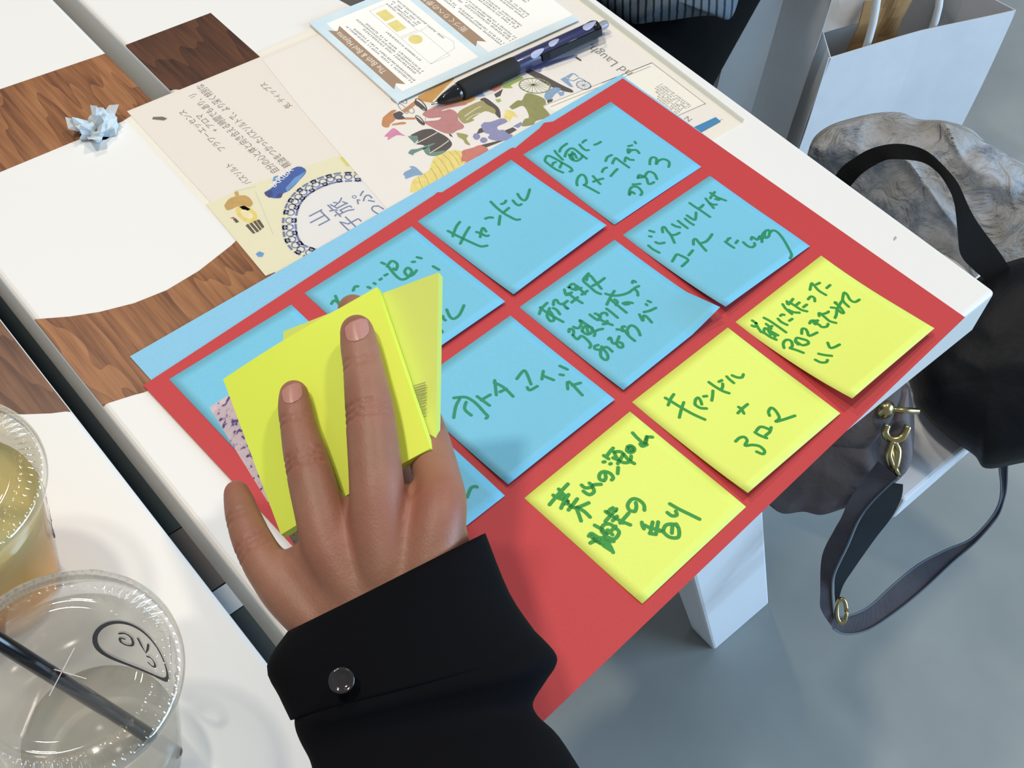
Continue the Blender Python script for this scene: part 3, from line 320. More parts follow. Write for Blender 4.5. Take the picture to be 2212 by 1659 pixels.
# ---------------------------------------------------------------- folded flyer
flyer = empty('folded_flyer', (-.1, .37, TOP)); tag(flyer, 'folded flyer card with light blue border and brown ribbon banners beside the pen', 'flyer')
ZF = TOP+.0022
aqua = mat('watercolour_blue', (206, 226, 234), .6, noise=(60, .1, (222, 234, 236)))
ivory = mat('flyer_ivory', (250, 248, 240), .6); brown = mat('ribbon_brown', (166, 138, 112), .6)
U = Vector((.1407, -.0057)).normalized(); W_ = Vector((-.0013, -.0934)).normalized()
O = Vector((-.1719, .4148))
def fp(a, b): q = O + U*a + W_*b; return (q.x, q.y)     # a along the long side, b along the short side
sheet('card', [fp(0, 0), fp(0, .0938), fp(.1455, .0938), fp(.1455, 0)], ZF-.0004, .0004, aqua, flyer)
sheet('back_leaf', [fp(.001, .001), fp(.002, .0925), fp(.146, .0925), fp(.146, .001)], TOP+.0009, .0004, ivory, flyer)
sheet('spine', [fp(0, 0), fp(0, .0938), fp(.0012, .0938), fp(.0012, 0)], TOP+.0009, .0010, ivory, flyer)
for (a0, a1) in ((.0085, .0672), (.0755, .1455)):
    flat('panel', [[(1000*x, 1000*y) for x, y in (fp(a0, .0065), fp(a0, .0872), fp(a1, .0872), fp(a1, .0065))]], ZF+.00003, ivory, flyer)
def ribbon_banner(a, b0, b1, w, s, size, fs):
    flat('ribbon_banner', [[(1000*x, 1000*y) for x, y in (fp(a, b0), fp(a+w*.5, b0+.004), fp(a+w, b0), fp(a+w, b1), fp(a+w*.5, b1-.004), fp(a, b1))]], ZF+.00006, brown, flyer)
    q = fp(a+w*.78, b1-.016); text('banner_words', s, size, (q[0], q[1], ZF+.00009), R90+.014, mat('banner_cream', (238, 230, 216), .6), flyer, fs)
ribbon_banner(.0055, .013, .083, .0085, 'The Bath & Bed Hayama', .0062, .80)
ribbon_banner(.0725, -.01, .078, .0085, '街づくりへの参加方法', .0056, 1.0)
for (a, b0, b1, rows, seed) in ((.0175, .014, .084, 2, 1), (.0245, .012, .080, 3, 2), (.0345, .034, .070, 1, 8), (.0520, .008, .040, 3, 5), (.0600, .010, .060, 1, 4), (.0860, .018, .086, 2, 6), (.0935, .028, .086, 3, 7), (.1045, .024, .078, 3, 9), (.1160, .014, .072, 3, 10), (.1280, .010, .060, 2, 11)):
    x, y = fp(a, b1); dashes('small_print', x, y, y+(b1-b0), rows, .0024, .0016, flyer, ZF+.00006, grey, seed, .2)
yel = mat('print_yellow', (246, 224, 74), .6)
sq = lambda a, b, w, h: [[(1000*x, 1000*y) for x, y in (fp(a, b), fp(a+w, b), fp(a+w, b+h), fp(a, b+h))]]
flat('yellow_mark', sq(.0405, .0150, .0078, .0105), ZF+.00006, yel, flyer); flat('yellow_mark', sq(.0400, .0280, .0078, .0105), ZF+.00006, yel, flyer)
cc = fp(.0455, .0510); flat('yellow_mark', [[(1000*cc[0]+4.6*math.cos(t*.4), 1000*cc[1]+4.6*math.sin(t*.4)) for t in range(16)]], ZF+.00006, yel, flyer)
V = []; F = []
for pts in ([(.0385, .0110), (.0520, .0110), (.0520, .0440), (.0385, .0440), (.0385, .0110)], [(.0385, .0455), (.0535, .0455), (.0535, .0760), (.0385, .0760), (.0385, .0455)], [(.0535, .0455), (.0600, .0450), (.0640, .0660), (.0600, .0720), (.0385, .0760)]):
    for q0, q1 in zip(pts[:-1], pts[1:]): stroke_verts([fp(*q0), fp(*q1)], .0003, lambda x, y: (x, y, ZF+.00007), V, F, 1)
tag(mesh('line_drawing', V, F, mat('print_plan', (206, 204, 198), .6), flyer), kind='stuff')
# ---------------------------------------------------------------- coloured sheets
red_m = mat('red_card', (197, 58, 60), .62, noise=(900, .04))
blue_m = mat('pale_blue_card', (138, 198, 226), .62, noise=(900, .03))
bu = Vector((.3543, .0107)).normalized(); bv = Vector((bu.y, -bu.x)); b0 = Vector((-.3969, .2492))
bs = sheet('blue_sheet', [tuple(b0), tuple(b0+bu*.3545), tuple(b0+bu*.3545+bv*.252), tuple(b0+bv*.252)], TOP+.00058, .0002, blue_m)
tag(bs, 'pale blue card sheet lying underneath the red sheet', 'card sheet')
rs = sheet('red_sheet', [tuple(q) for q in G['red']], TOP+.0008, .00025, red_m)
tag(rs, 'large red card sheet with sticky notes in a grid on it', 'card sheet')
# ---------------------------------------------------------------- sticky notes
NOTES = {"n1":[-0.22458,0.23588,0.0844,2.92,1.88,[[[0.101,0.221],[0.111,0.279],[0.128,0.354],[0.151,0.447],[0.17,0.503],[0.211,0.529]],[[0.233,0.216],[0.185,0.231],[0.136,0.257],[0.087,0.289]],[[0.248,0.303],[0.188,0.326],[0.128,0.354],[0.075,0.381]],[[0.248,0.372],[0.263,0.41],[0.271,0.45],[0.291,0.463]],[[0.304,0.422],[0.316,0.38],[0.289,0.388],[0.231,0.432]],[[0.394,0.321],[0.427,0.332],[0.445,0.353]],[[0.424,0.436],[0.458,0.408],[0.5,0.374]],[[0.533,0.368],[0.571,0.365],[0.61,0.361]],[[0.554,0.219],[0.543,0.284],[0.538,0.368],[0.546,0.437],[0.557,0.485],[0.582,0.504]],[[0.593,0.292],[0.62,0.301],[0.649,0.29]],[[0.688,0.323],[0.678,0.363],[0.682,0.393],[0.708,0.397]],[[0.766,0.298],[0.747,0.35],[0.755,0.386],[0.8,0.372],[0.872,0.327]]]],"n2":[-0.14132,0.24125,0.0435,0.4,0.4,[[[0.103,0.348],[0.083,0.279],[0.081,0.194],[0.091,0.155],[0.142,0.134],[0.163,0.184],[0.176,0.266],[0.187,0.341],[0.173,0.376],[0.149,0.371]],[[0.099,0.233],[0.12,0.22],[0.142,0.226]],[[0.12,0.292],[0.15,0.275],[0.174,0.264]],[[0.227,0.126],[0.213,0.17],[0.203,0.244]],[[0.246,0.16],[0.292,0.136],[0.363,0.13]],[[0.24,0.228],[0.29,0.196],[0.344,0.189],[0.362,0.218],[0.359,0.289],[0.359,0.355]],[[0.286,0.229],[0.26,0.28],[0.28,0.321],[0.332,0.321],[0.363,0.304]],[[0.327,0.226],[0.289,0.256],[0.273,0.291]],[[0.281,0.244],[0.327,0.25]],[[0.32,0.257],[0.303,0.298]],[[0.432,0.2],[0.42,0.246],[0.424,0.28],[0.444,0.294]],[[0.464,0.202],[0.488,0.196],[0.513,0.198]],[[0.521,0.279],[0.551,0.287],[0.59,0.288]],[[0.086,0.519],[0.112,0.488],[0.16,0.458],[0.199,0.455],[0.207,0.48],[0.189,0.517],[0.157,0.548],[0.131,0.547]],[[0.131,0.547],[0.141,0.592],[0.158,0.685]],[[0.258,0.521],[0.246,0.575],[0.237,0.625]],[[0.212,0.568],[0.257,0.578],[0.301,0.594]],[[0.343,0.538],[0.38,0.521],[0.412,0.526]],[[0.363,0.613],[0.412,0.6],[0.465,0.59]],[[0.455,0.469],[0.5,0.446],[0.547,0.451]],[[0.477,0.523],[0.512,0.504],[0.545,0.495],[0.545,0.536],[0.547,0.64]],[[0.57,0.569],[0.611,0.542],[0.617,0.559],[0.617,0.578],[0.639,0.603]],[[0.665,0.519],[0.694,0.487],[0.708,0.511],[0.739,0.537],[0.73,0.578]],[[0.665,0.519],[0.714,0.51]],[[0.72,0.463],[0.756,0.477]],[[0.803,0.459],[0.793,0.482]],[[0.321,0.852],[0.362,0.818],[0.404,0.805],[0.431,0.824],[0.435,0.856],[0.418,0.898],[0.386,0.911]],[[0.321,0.852],[0.362,0.841],[0.363,0.87]],[[0.428,0.787],[0.451,0.806],[0.48,0.823]],[[0.51,0.768],[0.542,0.748],[0.556,0.77],[0.562,0.81],[0.527,0.868],[0.577,0.88]],[[0.517,0.762],[0.556,0.788],[0.614,0.771],[0.641,0.781],[0.646,0.821],[0.618,0.873]],[[0.698,0.721],[0.742,0.685],[0.779,0.679],[0.788,0.711],[0.737,0.753],[0.777,0.738],[0.821,0.744],[0.84,0.771],[0.834,0.808],[0.79,0.838]]]],"n3":[-0.13918,0.15812,0.0438,1.31,5.3,[[[0.069,0.197],[0.065,0.248],[0.075,0.306]],[[0.135,0.209],[0.145,0.239],[0.184,0.259]],[[0.187,0.099],[0.206,0.134]],[[0.143,0.137],[0.155,0.153]],[[0.251,0.178],[0.285,0.144],[0.305,0.149],[0.291,0.187],[0.278,0.237],[0.237,0.311]],[[0.278,0.237],[0.307,0.256],[0.349,0.263]],[[0.371,0.164],[0.376,0.196],[0.394,0.229]],[[0.433,0.169],[0.431,0.211],[0.43,0.272]],[[0.493,0.188],[0.489,0.235],[0.493,0.279]],[[0.53,0.174],[0.532,0.221],[0.541,0.247],[0.568,0.233],[0.61,0.199]],[[0.647,0.098],[0.648,0.156],[0.653,0.222],[0.654,0.304]],[[0.649,0.182],[0.679,0.187],[0.717,0.181]],[[0.782,0.146],[0.766,0.197],[0.749,0.259]],[[0.767,0.204],[0.777,0.231],[0.799,0.247]],[[0.808,0.17],[0.858,0.154],[0.894,0.146]],[[0.857,0.128],[0.859,0.162],[0.863,0.202],[0.887,0.266]],[[0.836,0.199],[0.849,0.223],[0.869,0.22]],[[0.077,0.43],[0.126,0.411],[0.161,0.403],[0.173,0.431],[0.181,0.493],[0.131,0.506],[0.092,0.51]],[[0.217,0.467],[0.285,0.452]],[[0.331,0.417],[0.367,0.386],[0.391,0.388],[0.38,0.428],[0.367,0.473],[0.354,0.523]],[[0.388,0.443],[0.428,0.456],[0.478,0.449],[0.527,0.434]],[[0.539,0.55],[0.536,0.591],[0.537,0.641]],[[0.556,0.557],[0.582,0.548],[0.599,0.554]],[[0.584,0.616],[0.622,0.607]],[[0.638,0.645],[0.63,0.695],[0.645,0.726],[0.679,0.724],[0.695,0.706]],[[0.703,0.669],[0.732,0.654],[0.735,0.677],[0.739,0.7],[0.785,0.688],[0.76,0.717],[0.816,0.689],[0.873,0.681],[0.887,0.699],[0.837,0.732],[0.801,0.727],[0.826,0.698]],[[0.743,0.74],[0.776,0.718],[0.846,0.69]],[[0.872,0.712],[0.912,0.714],[0.923,0.748],[0.899,0.821],[0.848,0.915],[0.811,0.971],[0.768,0.99]]]],"n4":[-0.22039,0.15365,0.0615,2.75,1.91,[[[0.06,0.14],[0.108,0.114],[0.18,0.103]],[[0.11,0.099],[0.11,0.145],[0.12,0.219],[0.137,0.304]],[[0.158,0.148],[0.118,0.17],[0.089,0.19],[0.075,0.236],[0.104,0.245],[0.131,0.194],[0.137,0.165]],[[0.175,0.164],[0.182,0.194],[0.17,0.239]],[[0.196,0.148],[0.227,0.122],[0.248,0.129],[0.238,0.162],[0.257,0.185],[0.303,0.186]],[[0.257,0.185],[0.251,0.21],[0.249,0.244],[0.246,0.223]],[[0.362,0.095],[0.334,0.142],[0.383,0.15]],[[0.357,0.138],[0.357,0.199],[0.366,0.273]],[[0.31,0.216],[0.383,0.211]],[[0.395,0.101],[0.444,0.096],[0.45,0.127],[0.415,0.143],[0.403,0.107]],[[0.416,0.15],[0.467,0.166]],[[0.455,0.131],[0.446,0.196],[0.442,0.228]],[[0.419,0.213],[0.48,0.215]],[[0.61,0.104],[0.569,0.111],[0.527,0.128],[0.52,0.19],[0.516,0.259],[0.529,0.302]],[[0.547,0.141],[0.579,0.12],[0.601,0.127],[0.59,0.18],[0.568,0.27]],[[0.538,0.206],[0.594,0.214],[0.664,0.213]],[[0.099,0.395],[0.122,0.377],[0.136,0.401],[0.117,0.423],[0.1,0.431]],[[0.1,0.431],[0.097,0.479],[0.137,0.476],[0.146,0.512],[0.133,0.573],[0.102,0.59]],[[0.157,0.38],[0.174,0.413],[0.218,0.402],[0.236,0.369],[0.241,0.411],[0.244,0.472],[0.227,0.524],[0.204,0.537]],[[0.175,0.448],[0.178,0.491],[0.211,0.504],[0.249,0.476],[0.22,0.432],[0.175,0.448]],[[0.229,0.441],[0.193,0.494]],[[0.239,0.513],[0.27,0.519],[0.301,0.535]],[[0.327,0.379],[0.327,0.42],[0.335,0.457],[0.367,0.446],[0.367,0.41],[0.36,0.398]],[[0.362,0.441],[0.402,0.431],[0.424,0.451],[0.413,0.47]],[[0.345,0.449],[0.359,0.508],[0.376,0.558]],[[0.329,0.504],[0.357,0.518],[0.378,0.503]],[[0.456,0.421],[0.457,0.47],[0.453,0.536]],[[0.555,0.319],[0.584,0.37],[0.634,0.406],[0.692,0.426],[0.741,0.428],[0.741,0.464],[0.716,0.491]],[[0.626,0.345],[0.565,0.365],[0.484,0.399]],[[0.543,0.381],[0.54,0.438],[0.535,0.547]],[[0.565,0.401],[0.564,0.43],[0.53,0.447]],[[0.578,0.467],[0.612,0.481],[0.636,0.514]],[[0.581,0.482],[0.609,0.502]],[[0.777,0.381],[0.8,0.37],[0.804,0.393]],[[0.75,0.424],[0.794,0.433]],[[0.125,0.616],[0.142,0.604],[0.17,0.613]],[[0.124,0.621],[0.142,0.649],[0.164,0.658]],[[0.178,0.637],[0.129,0.67],[0.104,0.702],[0.107,0.738],[0.131,0.738],[0.156,0.706],[0.167,0.661]],[[0.173,0.655],[0.198,0.667],[0.196,0.721]],[[0.256,0.625],[0.28,0.625],[0.256,0.665],[0.272,0.685],[0.335,0.658]],[[0.272,0.685],[0.259,0.724],[0.278,0.741],[0.3,0.717],[0.293,0.693]],[[0.367,0.602],[0.386,0.625],[0.388,0.65],[0.412,0.614],[0.432,0.627]],[[0.401,0.651],[0.385,0.705],[0.382,0.764]],[[0.393,0.689],[0.42,0.656],[0.465,0.646],[0.48,0.672],[0.471,0.715],[0.446,0.755]],[[0.591,0.616],[0.571,0.656],[0.562,0.677],[0.601,0.648],[0.611,0.669],[0.596,0.731]],[[0.628,0.624],[0.669,0.645],[0.725,0.658]],[[0.698,0.583],[0.696,0.599]],[[0.731,0.571],[0.738,0.598]]]],"n5":[-0.13522,0.07499,0.0439,5.7,8.91,[[[0.103,0.068],[0.104,0.101],[0.084,0.141],[0.068,0.183]],[[0.065,0.097],[0.077,0.121],[0.109,0.105]],[[0.188,0.107],[0.198,0.155],[0.201,0.228],[0.2,0.304]],[[0.073,0.2],[0.116,0.176],[0.124,0.203],[0.135,0.283]],[[0.081,0.202],[0.081,0.252],[0.093,0.302]],[[0.117,0.209],[0.101,0.245]],[[0.155,0.154],[0.155,0.179],[0.147,0.211]],[[0.175,0.198],[0.139,0.191]],[[0.123,0.246],[0.108,0.278]],[[0.26,0.179],[0.253,0.218],[0.263,0.265]],[[0.292,0.176],[0.314,0.176],[0.324,0.19]],[[0.303,0.248],[0.339,0.251]],[[0.396,0.114],[0.377,0.162],[0.371,0.222]],[[0.384,0.175],[0.395,0.217],[0.424,0.25]],[[0.443,0.117],[0.423,0.145],[0.496,0.133]],[[0.448,0.135],[0.452,0.191],[0.455,0.24],[0.476,0.279]],[[0.453,0.186],[0.504,0.186]],[[0.485,0.234],[0.529,0.235]],[[0.573,0.209],[0.614,0.206],[0.62,0.232],[0.594,0.255]],[[0.658,0.161],[0.719,0.129],[0.721,0.144],[0.704,0.208],[0.709,0.272]],[[0.737,0.158],[0.774,0.165]],[[0.766,0.231],[0.815,0.229]],[[0.069,0.387],[0.102,0.354],[0.143,0.348],[0.16,0.376],[0.13,0.412],[0.099,0.414]],[[0.099,0.414],[0.118,0.458],[0.133,0.509]],[[0.179,0.4],[0.213,0.387],[0.231,0.415],[0.246,0.454],[0.228,0.476],[0.186,0.457],[0.183,0.409]],[[0.175,0.403],[0.17,0.436]],[[0.269,0.387],[0.31,0.36],[0.328,0.376],[0.315,0.403],[0.294,0.435],[0.364,0.454]],[[0.391,0.363],[0.425,0.355],[0.451,0.386],[0.413,0.389],[0.433,0.408],[0.43,0.443],[0.459,0.464],[0.49,0.454]],[[0.418,0.368],[0.464,0.385]],[[0.501,0.366],[0.529,0.346],[0.524,0.4],[0.518,0.446],[0.538,0.49]],[[0.532,0.368],[0.57,0.383],[0.592,0.383]],[[0.634,0.369],[0.657,0.403],[0.647,0.453],[0.664,0.462],[0.689,0.406],[0.695,0.359],[0.705,0.368]],[[0.57,0.454],[0.609,0.438],[0.662,0.408],[0.753,0.385],[0.747,0.406],[0.736,0.456]],[[0.753,0.385],[0.826,0.345],[0.828,0.373],[0.802,0.417],[0.808,0.455],[0.856,0.463]],[[0.137,0.601],[0.144,0.645],[0.171,0.67],[0.198,0.663]],[[0.2,0.583],[0.221,0.622],[0.251,0.662]],[[0.336,0.563],[0.306,0.605],[0.332,0.623],[0.382,0.633]]]],"n6":[-0.21626,0.07154,0.0456,1.48,4.88,[[[0.197,0.122],[0.207,0.175],[0.22,0.258],[0.238,0.345],[0.263,0.426]],[[0.267,0.142],[0.219,0.155],[0.164,0.18]],[[0.267,0.232],[0.214,0.258],[0.144,0.299]],[[0.307,0.296],[0.341,0.272],[0.369,0.272],[0.361,0.301],[0.342,0.327]],[[0.307,0.296],[0.313,0.338],[0.344,0.372]],[[0.402,0.288],[0.426,0.303]],[[0.492,0.298],[0.45,0.33],[0.418,0.35]],[[0.525,0.23],[0.529,0.288],[0.539,0.345],[0.559,0.389]],[[0.536,0.333],[0.568,0.321],[0.589,0.302]],[[0.578,0.275],[0.609,0.282]],[[0.657,0.28],[0.652,0.313],[0.651,0.353]],[[0.692,0.298],[0.706,0.334],[0.731,0.356],[0.762,0.345]],[[0.468,0.537],[0.525,0.532],[0.582,0.532]],[[0.514,0.504],[0.516,0.53],[0.498,0.568]],[[0.272,0.679],[0.318,0.678],[0.346,0.696],[0.335,0.727],[0.293,0.743],[0.331,0.771],[0.359,0.812],[0.352,0.858],[0.323,0.867],[0.308,0.825]],[[0.429,0.715],[0.432,0.753],[0.449,0.803]],[[0.444,0.716],[0.485,0.711],[0.507,0.73],[0.515,0.778],[0.458,0.782]],[[0.545,0.763],[0.515,0.778]],[[0.612,0.696],[0.635,0.668],[0.672,0.658],[0.681,0.678],[0.668,0.72],[0.643,0.753],[0.603,0.753]],[[0.605,0.756],[0.661,0.78],[0.744,0.81]]]],"n7":[-0.29603,0.06306,0.066,0.4,0.4,[[[0.08,0.142],[0.167,0.128],[0.283,0.114]],[[0.209,0.098],[0.204,0.136],[0.207,0.176]],[[0.15,0.106],[0.16,0.146],[0.187,0.206],[0.151,0.198]],[[0.116,0.21],[0.176,0.185],[0.229,0.171]],[[0.187,0.206],[0.183,0.167],[0.179,0.138]],[[0.141,0.25],[0.197,0.24],[0.247,0.23]],[[0.174,0.219],[0.189,0.269],[0.28,0.301]],[[0.192,0.271],[0.171,0.313],[0.144,0.36]],[[0.198,0.271],[0.21,0.324],[0.207,0.38]],[[0.339,0.176],[0.342,0.21],[0.382,0.233],[0.387,0.2]],[[0.314,0.215],[0.323,0.261],[0.363,0.266],[0.391,0.229],[0.438,0.261]],[[0.469,0.254],[0.458,0.226],[0.486,0.201],[0.521,0.206],[0.54,0.243],[0.531,0.278],[0.508,0.283]],[[0.469,0.254],[0.495,0.246],[0.516,0.221]],[[0.61,0.119],[0.616,0.163]],[[0.702,0.123],[0.658,0.129],[0.611,0.14]],[[0.568,0.152],[0.583,0.16]],[[0.589,0.193],[0.603,0.196]],[[0.615,0.245],[0.573,0.278]],[[0.68,0.148],[0.658,0.2],[0.667,0.247],[0.704,0.267],[0.743,0.243]],[[0.68,0.148],[0.716,0.181],[0.705,0.255],[0.714,0.301]],[[0.641,0.172],[0.657,0.212]],[[0.629,0.226],[0.683,0.21],[0.717,0.201]],[[0.885,0.126],[0.877,0.179],[0.88,0.241],[0.93,0.219],[0.959,0.242]],[[0.856,0.219],[0.853,0.243],[0.889,0.255]],[[0.88,0.241],[0.935,0.21]],[[0.099,0.465],[0.129,0.463],[0.138,0.506],[0.16,0.549],[0.151,0.598],[0.129,0.647]],[[0.07,0.503],[0.122,0.521],[0.161,0.568],[0.193,0.596]],[[0.106,0.495],[0.123,0.562],[0.141,0.612]],[[0.113,0.53],[0.167,0.532]],[[0.118,0.546],[0.165,0.565]],[[0.114,0.461],[0.108,0.514]],[[0.116,0.475],[0.119,0.535],[0.141,0.566]],[[0.122,0.573],[0.131,0.626]],[[0.185,0.434],[0.197,0.483],[0.203,0.53]],[[0.197,0.483],[0.231,0.473],[0.263,0.495],[0.267,0.534],[0.263,0.574],[0.208,0.587],[0.184,0.547],[0.187,0.492]],[[0.185,0.525],[0.239,0.533],[0.282,0.53]],[[0.222,0.512],[0.219,0.561]],[[0.253,0.463],[0.306,0.457],[0.378,0.449]],[[0.309,0.412],[0.315,0.459],[0.331,0.527],[0.355,0.589]],[[0.364,0.425],[0.361,0.458]],[[0.314,0.428],[0.351,0.425]],[[0.291,0.491],[0.341,0.488]],[[0.313,0.534],[0.412,0.522]],[[0.331,0.527],[0.33,0.549]],[[0.448,0.542],[0.429,0.512],[0.45,0.477],[0.502,0.468],[0.528,0.498],[0.527,0.545],[0.497,0.577]],[[0.448,0.542],[0.478,0.526],[0.502,0.499]],[[0.423,0.621],[0.406,0.641],[0.395,0.666]],[[0.418,0.646],[0.43,0.686],[0.463,0.739]],[[0.475,0.667],[0.404,0.709]],[[0.501,0.69],[0.42,0.741]],[[0.395,0.707],[0.422,0.743]],[[0.477,0.751],[0.519,0.741],[0.557,0.769],[0.56,0.807],[0.509,0.85],[0.469,0.814],[0.467,0.765],[0.477,0.751]],[[0.541,0.773],[0.498,0.805]],[[0.572,0.777],[0.56,0.807]],[[0.451,0.739],[0.477,0.757]],[[0.593,0.683],[0.596,0.721],[0.623,0.739],[0.641,0.714]],[[0.653,0.652],[0.666,0.718],[0.687,0.791],[0.707,0.86]],[[0.773,0.179],[0.799,0.188],[0.802,0.218],[0.781,0.231],[0.755,0.222],[0.751,0.198],[0.768,0.188],[0.791,0.201],[0.789,0.219],[0.769,0.215],[0.767,0.2]]]],"n8":[-0.30435,0.23055,0.0576,2.3,2.0,[[[0.078,0.202],[0.113,0.189],[0.123,0.218],[0.143,0.247]],[[0.148,0.16],[0.13,0.204],[0.114,0.255],[0.128,0.274]],[[0.27,0.207],[0.305,0.186],[0.325,0.199]],[[0.371,0.246],[0.379,0.267]],[[0.428,0.245],[0.43,0.263]],[[0.478,0.251],[0.498,0.249]],[[0.531,0.242],[0.558,0.245]],[[0.596,0.13],[0.607,0.161]],[[0.6,0.187],[0.663,0.168],[0.672,0.219],[0.627,0.254],[0.624,0.23]],[[0.609,0.195],[0.592,0.286],[0.597,0.35],[0.645,0.365],[0.703,0.343],[0.707,0.294],[0.664,0.308],[0.655,0.353],[0.686,0.37],[0.739,0.354]],[[0.766,0.271],[0.785,0.284]],[[0.824,0.258],[0.842,0.291]],[[0.852,0.402],[0.862,0.46]],[[0.798,0.471],[0.759,0.541],[0.73,0.598]],[[0.492,0.812],[0.492,0.862],[0.479,0.918]],[[0.52,0.857],[0.474,0.865]],[[0.583,0.804],[0.569,0.831],[0.569,0.852]],[[0.644,0.778],[0.615,0.843],[0.621,0.878],[0.676,0.877],[0.761,0.832]],[[0.486,0.666],[0.472,0.734]],[[0.424,0.771],[0.409,0.855]]]],"n9":[-0.30279,0.14749,0.0628,2.0,2.0,[[[0.213,0.261],[0.274,0.306],[0.292,0.358],[0.293,0.412],[0.284,0.484],[0.279,0.523],[0.256,0.528]],[[0.24,0.294],[0.175,0.325],[0.103,0.383]],[[0.255,0.342],[0.206,0.379],[0.204,0.447]],[[0.339,0.355],[0.349,0.47]],[[0.336,0.397],[0.417,0.407]],[[0.441,0.437],[0.522,0.337]],[[0.504,0.348],[0.524,0.421],[0.517,0.522]],[[0.476,0.432],[0.531,0.445]],[[0.638,0.431],[0.719,0.411],[0.726,0.435],[0.678,0.53]],[[0.643,0.527],[0.636,0.557],[0.701,0.569]],[[0.761,0.549],[0.823,0.503]],[[0.789,0.528],[0.818,0.609]],[[0.936,0.547],[0.953,0.609]],[[0.881,0.601],[0.897,0.624]],[[0.829,0.728],[0.882,0.684],[0.864,0.831]],[[0.874,0.723],[0.935,0.749]]]],"n10":[-0.38923,0.2248,0.0454,0.6,0.6,[]],"n11":[-0.38151,0.1405,0.0524,0.8,0.8,[[[0.813,0.853],[0.876,0.819],[0.907,0.828],[0.911,0.841]],[[0.74,0.762],[0.738,0.815]]]]}
ZN = TOP+.00115
nb = mat('note_blue', (119, 196, 222), .6, noise=(1200, .03)); ny = mat('note_yellow', (232, 245, 112), .6, noise=(1200, .02))
ink_b = mat('green_ink_on_blue', (30, 142, 104), .5); ink_y = mat('green_ink_on_yellow', (48, 150, 52), .5)
NL = {'n1': 'blue sticky note with one word, just below the yellow striped drawing', 'n2': 'blue sticky note with three lines at the corner nearest the pen', 'n3': 'blue sticky note whose last word ends in a long trailing stroke',
      'n4': 'blue sticky note with four crowded lines and a curled corner', 'n5': 'yellow sticky note with three lines nearest the table corner', 'n6': 'yellow sticky note with a plus sign, in the middle of the yellow ones',
      'n7': 'yellow sticky note with an inked dot, nearest the sleeve', 'n8': 'blue sticky note partly hidden behind the top of the yellow pad', 'n9': 'blue sticky note with one slanting word right of the hand',
      'n10': 'blue sticky note at the left corner of the red sheet, under the pad', 'n11': 'blue sticky note mostly hidden under the hand and wrist'}
for k, (ox, oy, ang, zr, zb, strokes) in NOTES.items():
    u = Vector((math.cos(ang), math.sin(ang), 0)); v = Vector((math.sin(ang), -math.cos(ang), 0)); o0 = Vector((ox, oy, ZN)); S = .075
    def surf(a, b, dz=0., o0=o0, u=u, v=v, zr=zr, zb=zb, k=k):
        g = max(0, (b-.12)/.88)**1.7
        z = ((1-a)*zb + a*zr)/1000*g
        if k == 'n4': z += .006*max(0, (a-.72)/.28)*max(0, (b-.7)/.3)
        z += .0003*math.sin(3*a+7*b)*g
        return o0 + u*(a*S) + v*(b*S) + Vector((0, 0, z+dz))
    n = 14; V = []; F = []
    for layer in (0, 1):
        for j in range(n+1):
            for i in range(n+1): V.append(surf(i/n, j/n, -.00012*layer))
    ix = lambda l, i, j: l*(n+1)**2 + j*(n+1) + i
    for j in range(n):
        for i in range(n):
            F.append((ix(0, i, j), ix(0, i, j+1), ix(0, i+1, j+1), ix(0, i+1, j))); F.append((ix(1, i, j), ix(1, i+1, j), ix(1, i+1, j+1), ix(1, i, j+1)))
    for i in range(n):
        for a, b in (((i, 0), (i+1, 0)), ((i+1, n), (i, n)), ((0, i+1), (0, i)), ((n, i), (n, i+1))):
            F.append((ix(0, *a), ix(0, *b), ix(1, *b), ix(1, *a)))
    yellow = k in ('n5', 'n6', 'n7')
    nt = mesh('sticky_note', V, F, ny if yellow else nb, None, True)
    tag(nt, NL[k], 'sticky note', 'sticky notes stuck on the red sheet')
    if strokes:
        V = []; F = []
        for st in strokes: stroke_verts(st, .0255 if k == 'n7' else .0225, lambda x, y: surf(x, y, .00006), V, F, 4)
        if k == 'n7':
            c = (.478, .206)
            n0 = len(V)
            for q in range(18): V.append(surf(.683+.050*math.cos(q*.349), .170+.048*math.sin(q*.349), .00006)) if False else None
        hw = mesh('handwriting', V, F, ink_y if yellow else ink_b, nt)
# ---------------------------------------------------------------- pen
pen = empty('ballpoint_pen', (-.09, .302, TOP)); tag(pen, 'black and navy click pen with pale leaf spots, lying on the flyer edge', 'pen')
pA = Vector((-.1586, .3063, TOP+.0031)); pB = Vector((-.0246, .2977, TOP+.0066))
pd = (pB-pA).normalized(); ps = pd.cross(Vector((0, 0, 1))).normalized(); pu = ps.cross(pd); PLn = (pB-pA).length
def pen_part(name, prof, m, par=pen, n=24):
    V = []; F = []
    for (t, r) in prof:
        for q in range(n):
            a = q*2*math.pi/n; V.append(pA + pd*(t*PLn) + (ps*math.cos(a)+pu*math.sin(a))*r)
    for i in range(len(prof)-1):
        for q in range(n): F.append((i*n+q, i*n+(q+1) % n, (i+1)*n+(q+1) % n, (i+1)*n+q))
    F.append(tuple(range(n))[::-1]); F.append(tuple(range((len(prof)-1)*n, len(prof)*n)))
    return mesh(name, V, F, m, par, True)
gloss_black = mat('gloss_black', (14, 14, 15), .15, coat=.6); rubber = mat('rubber_black', (24, 24, 24), .75, bump=(700, .2, .0005))
navy_m = mat('pen_navy', (44, 48, 88), .3, coat=.3); lav = mat('pen_lavender', (176, 180, 206), .35)
pen_part('metal_tip', [(0, .0004), (.012, .0006), (.04, .0012)], mat('steel', (190, 188, 180), .25, 1.))
pen_part('nose_cone', [(.035, .0015), (.07, .0032), (.13, .0051), (.165, .0056)], gloss_black)
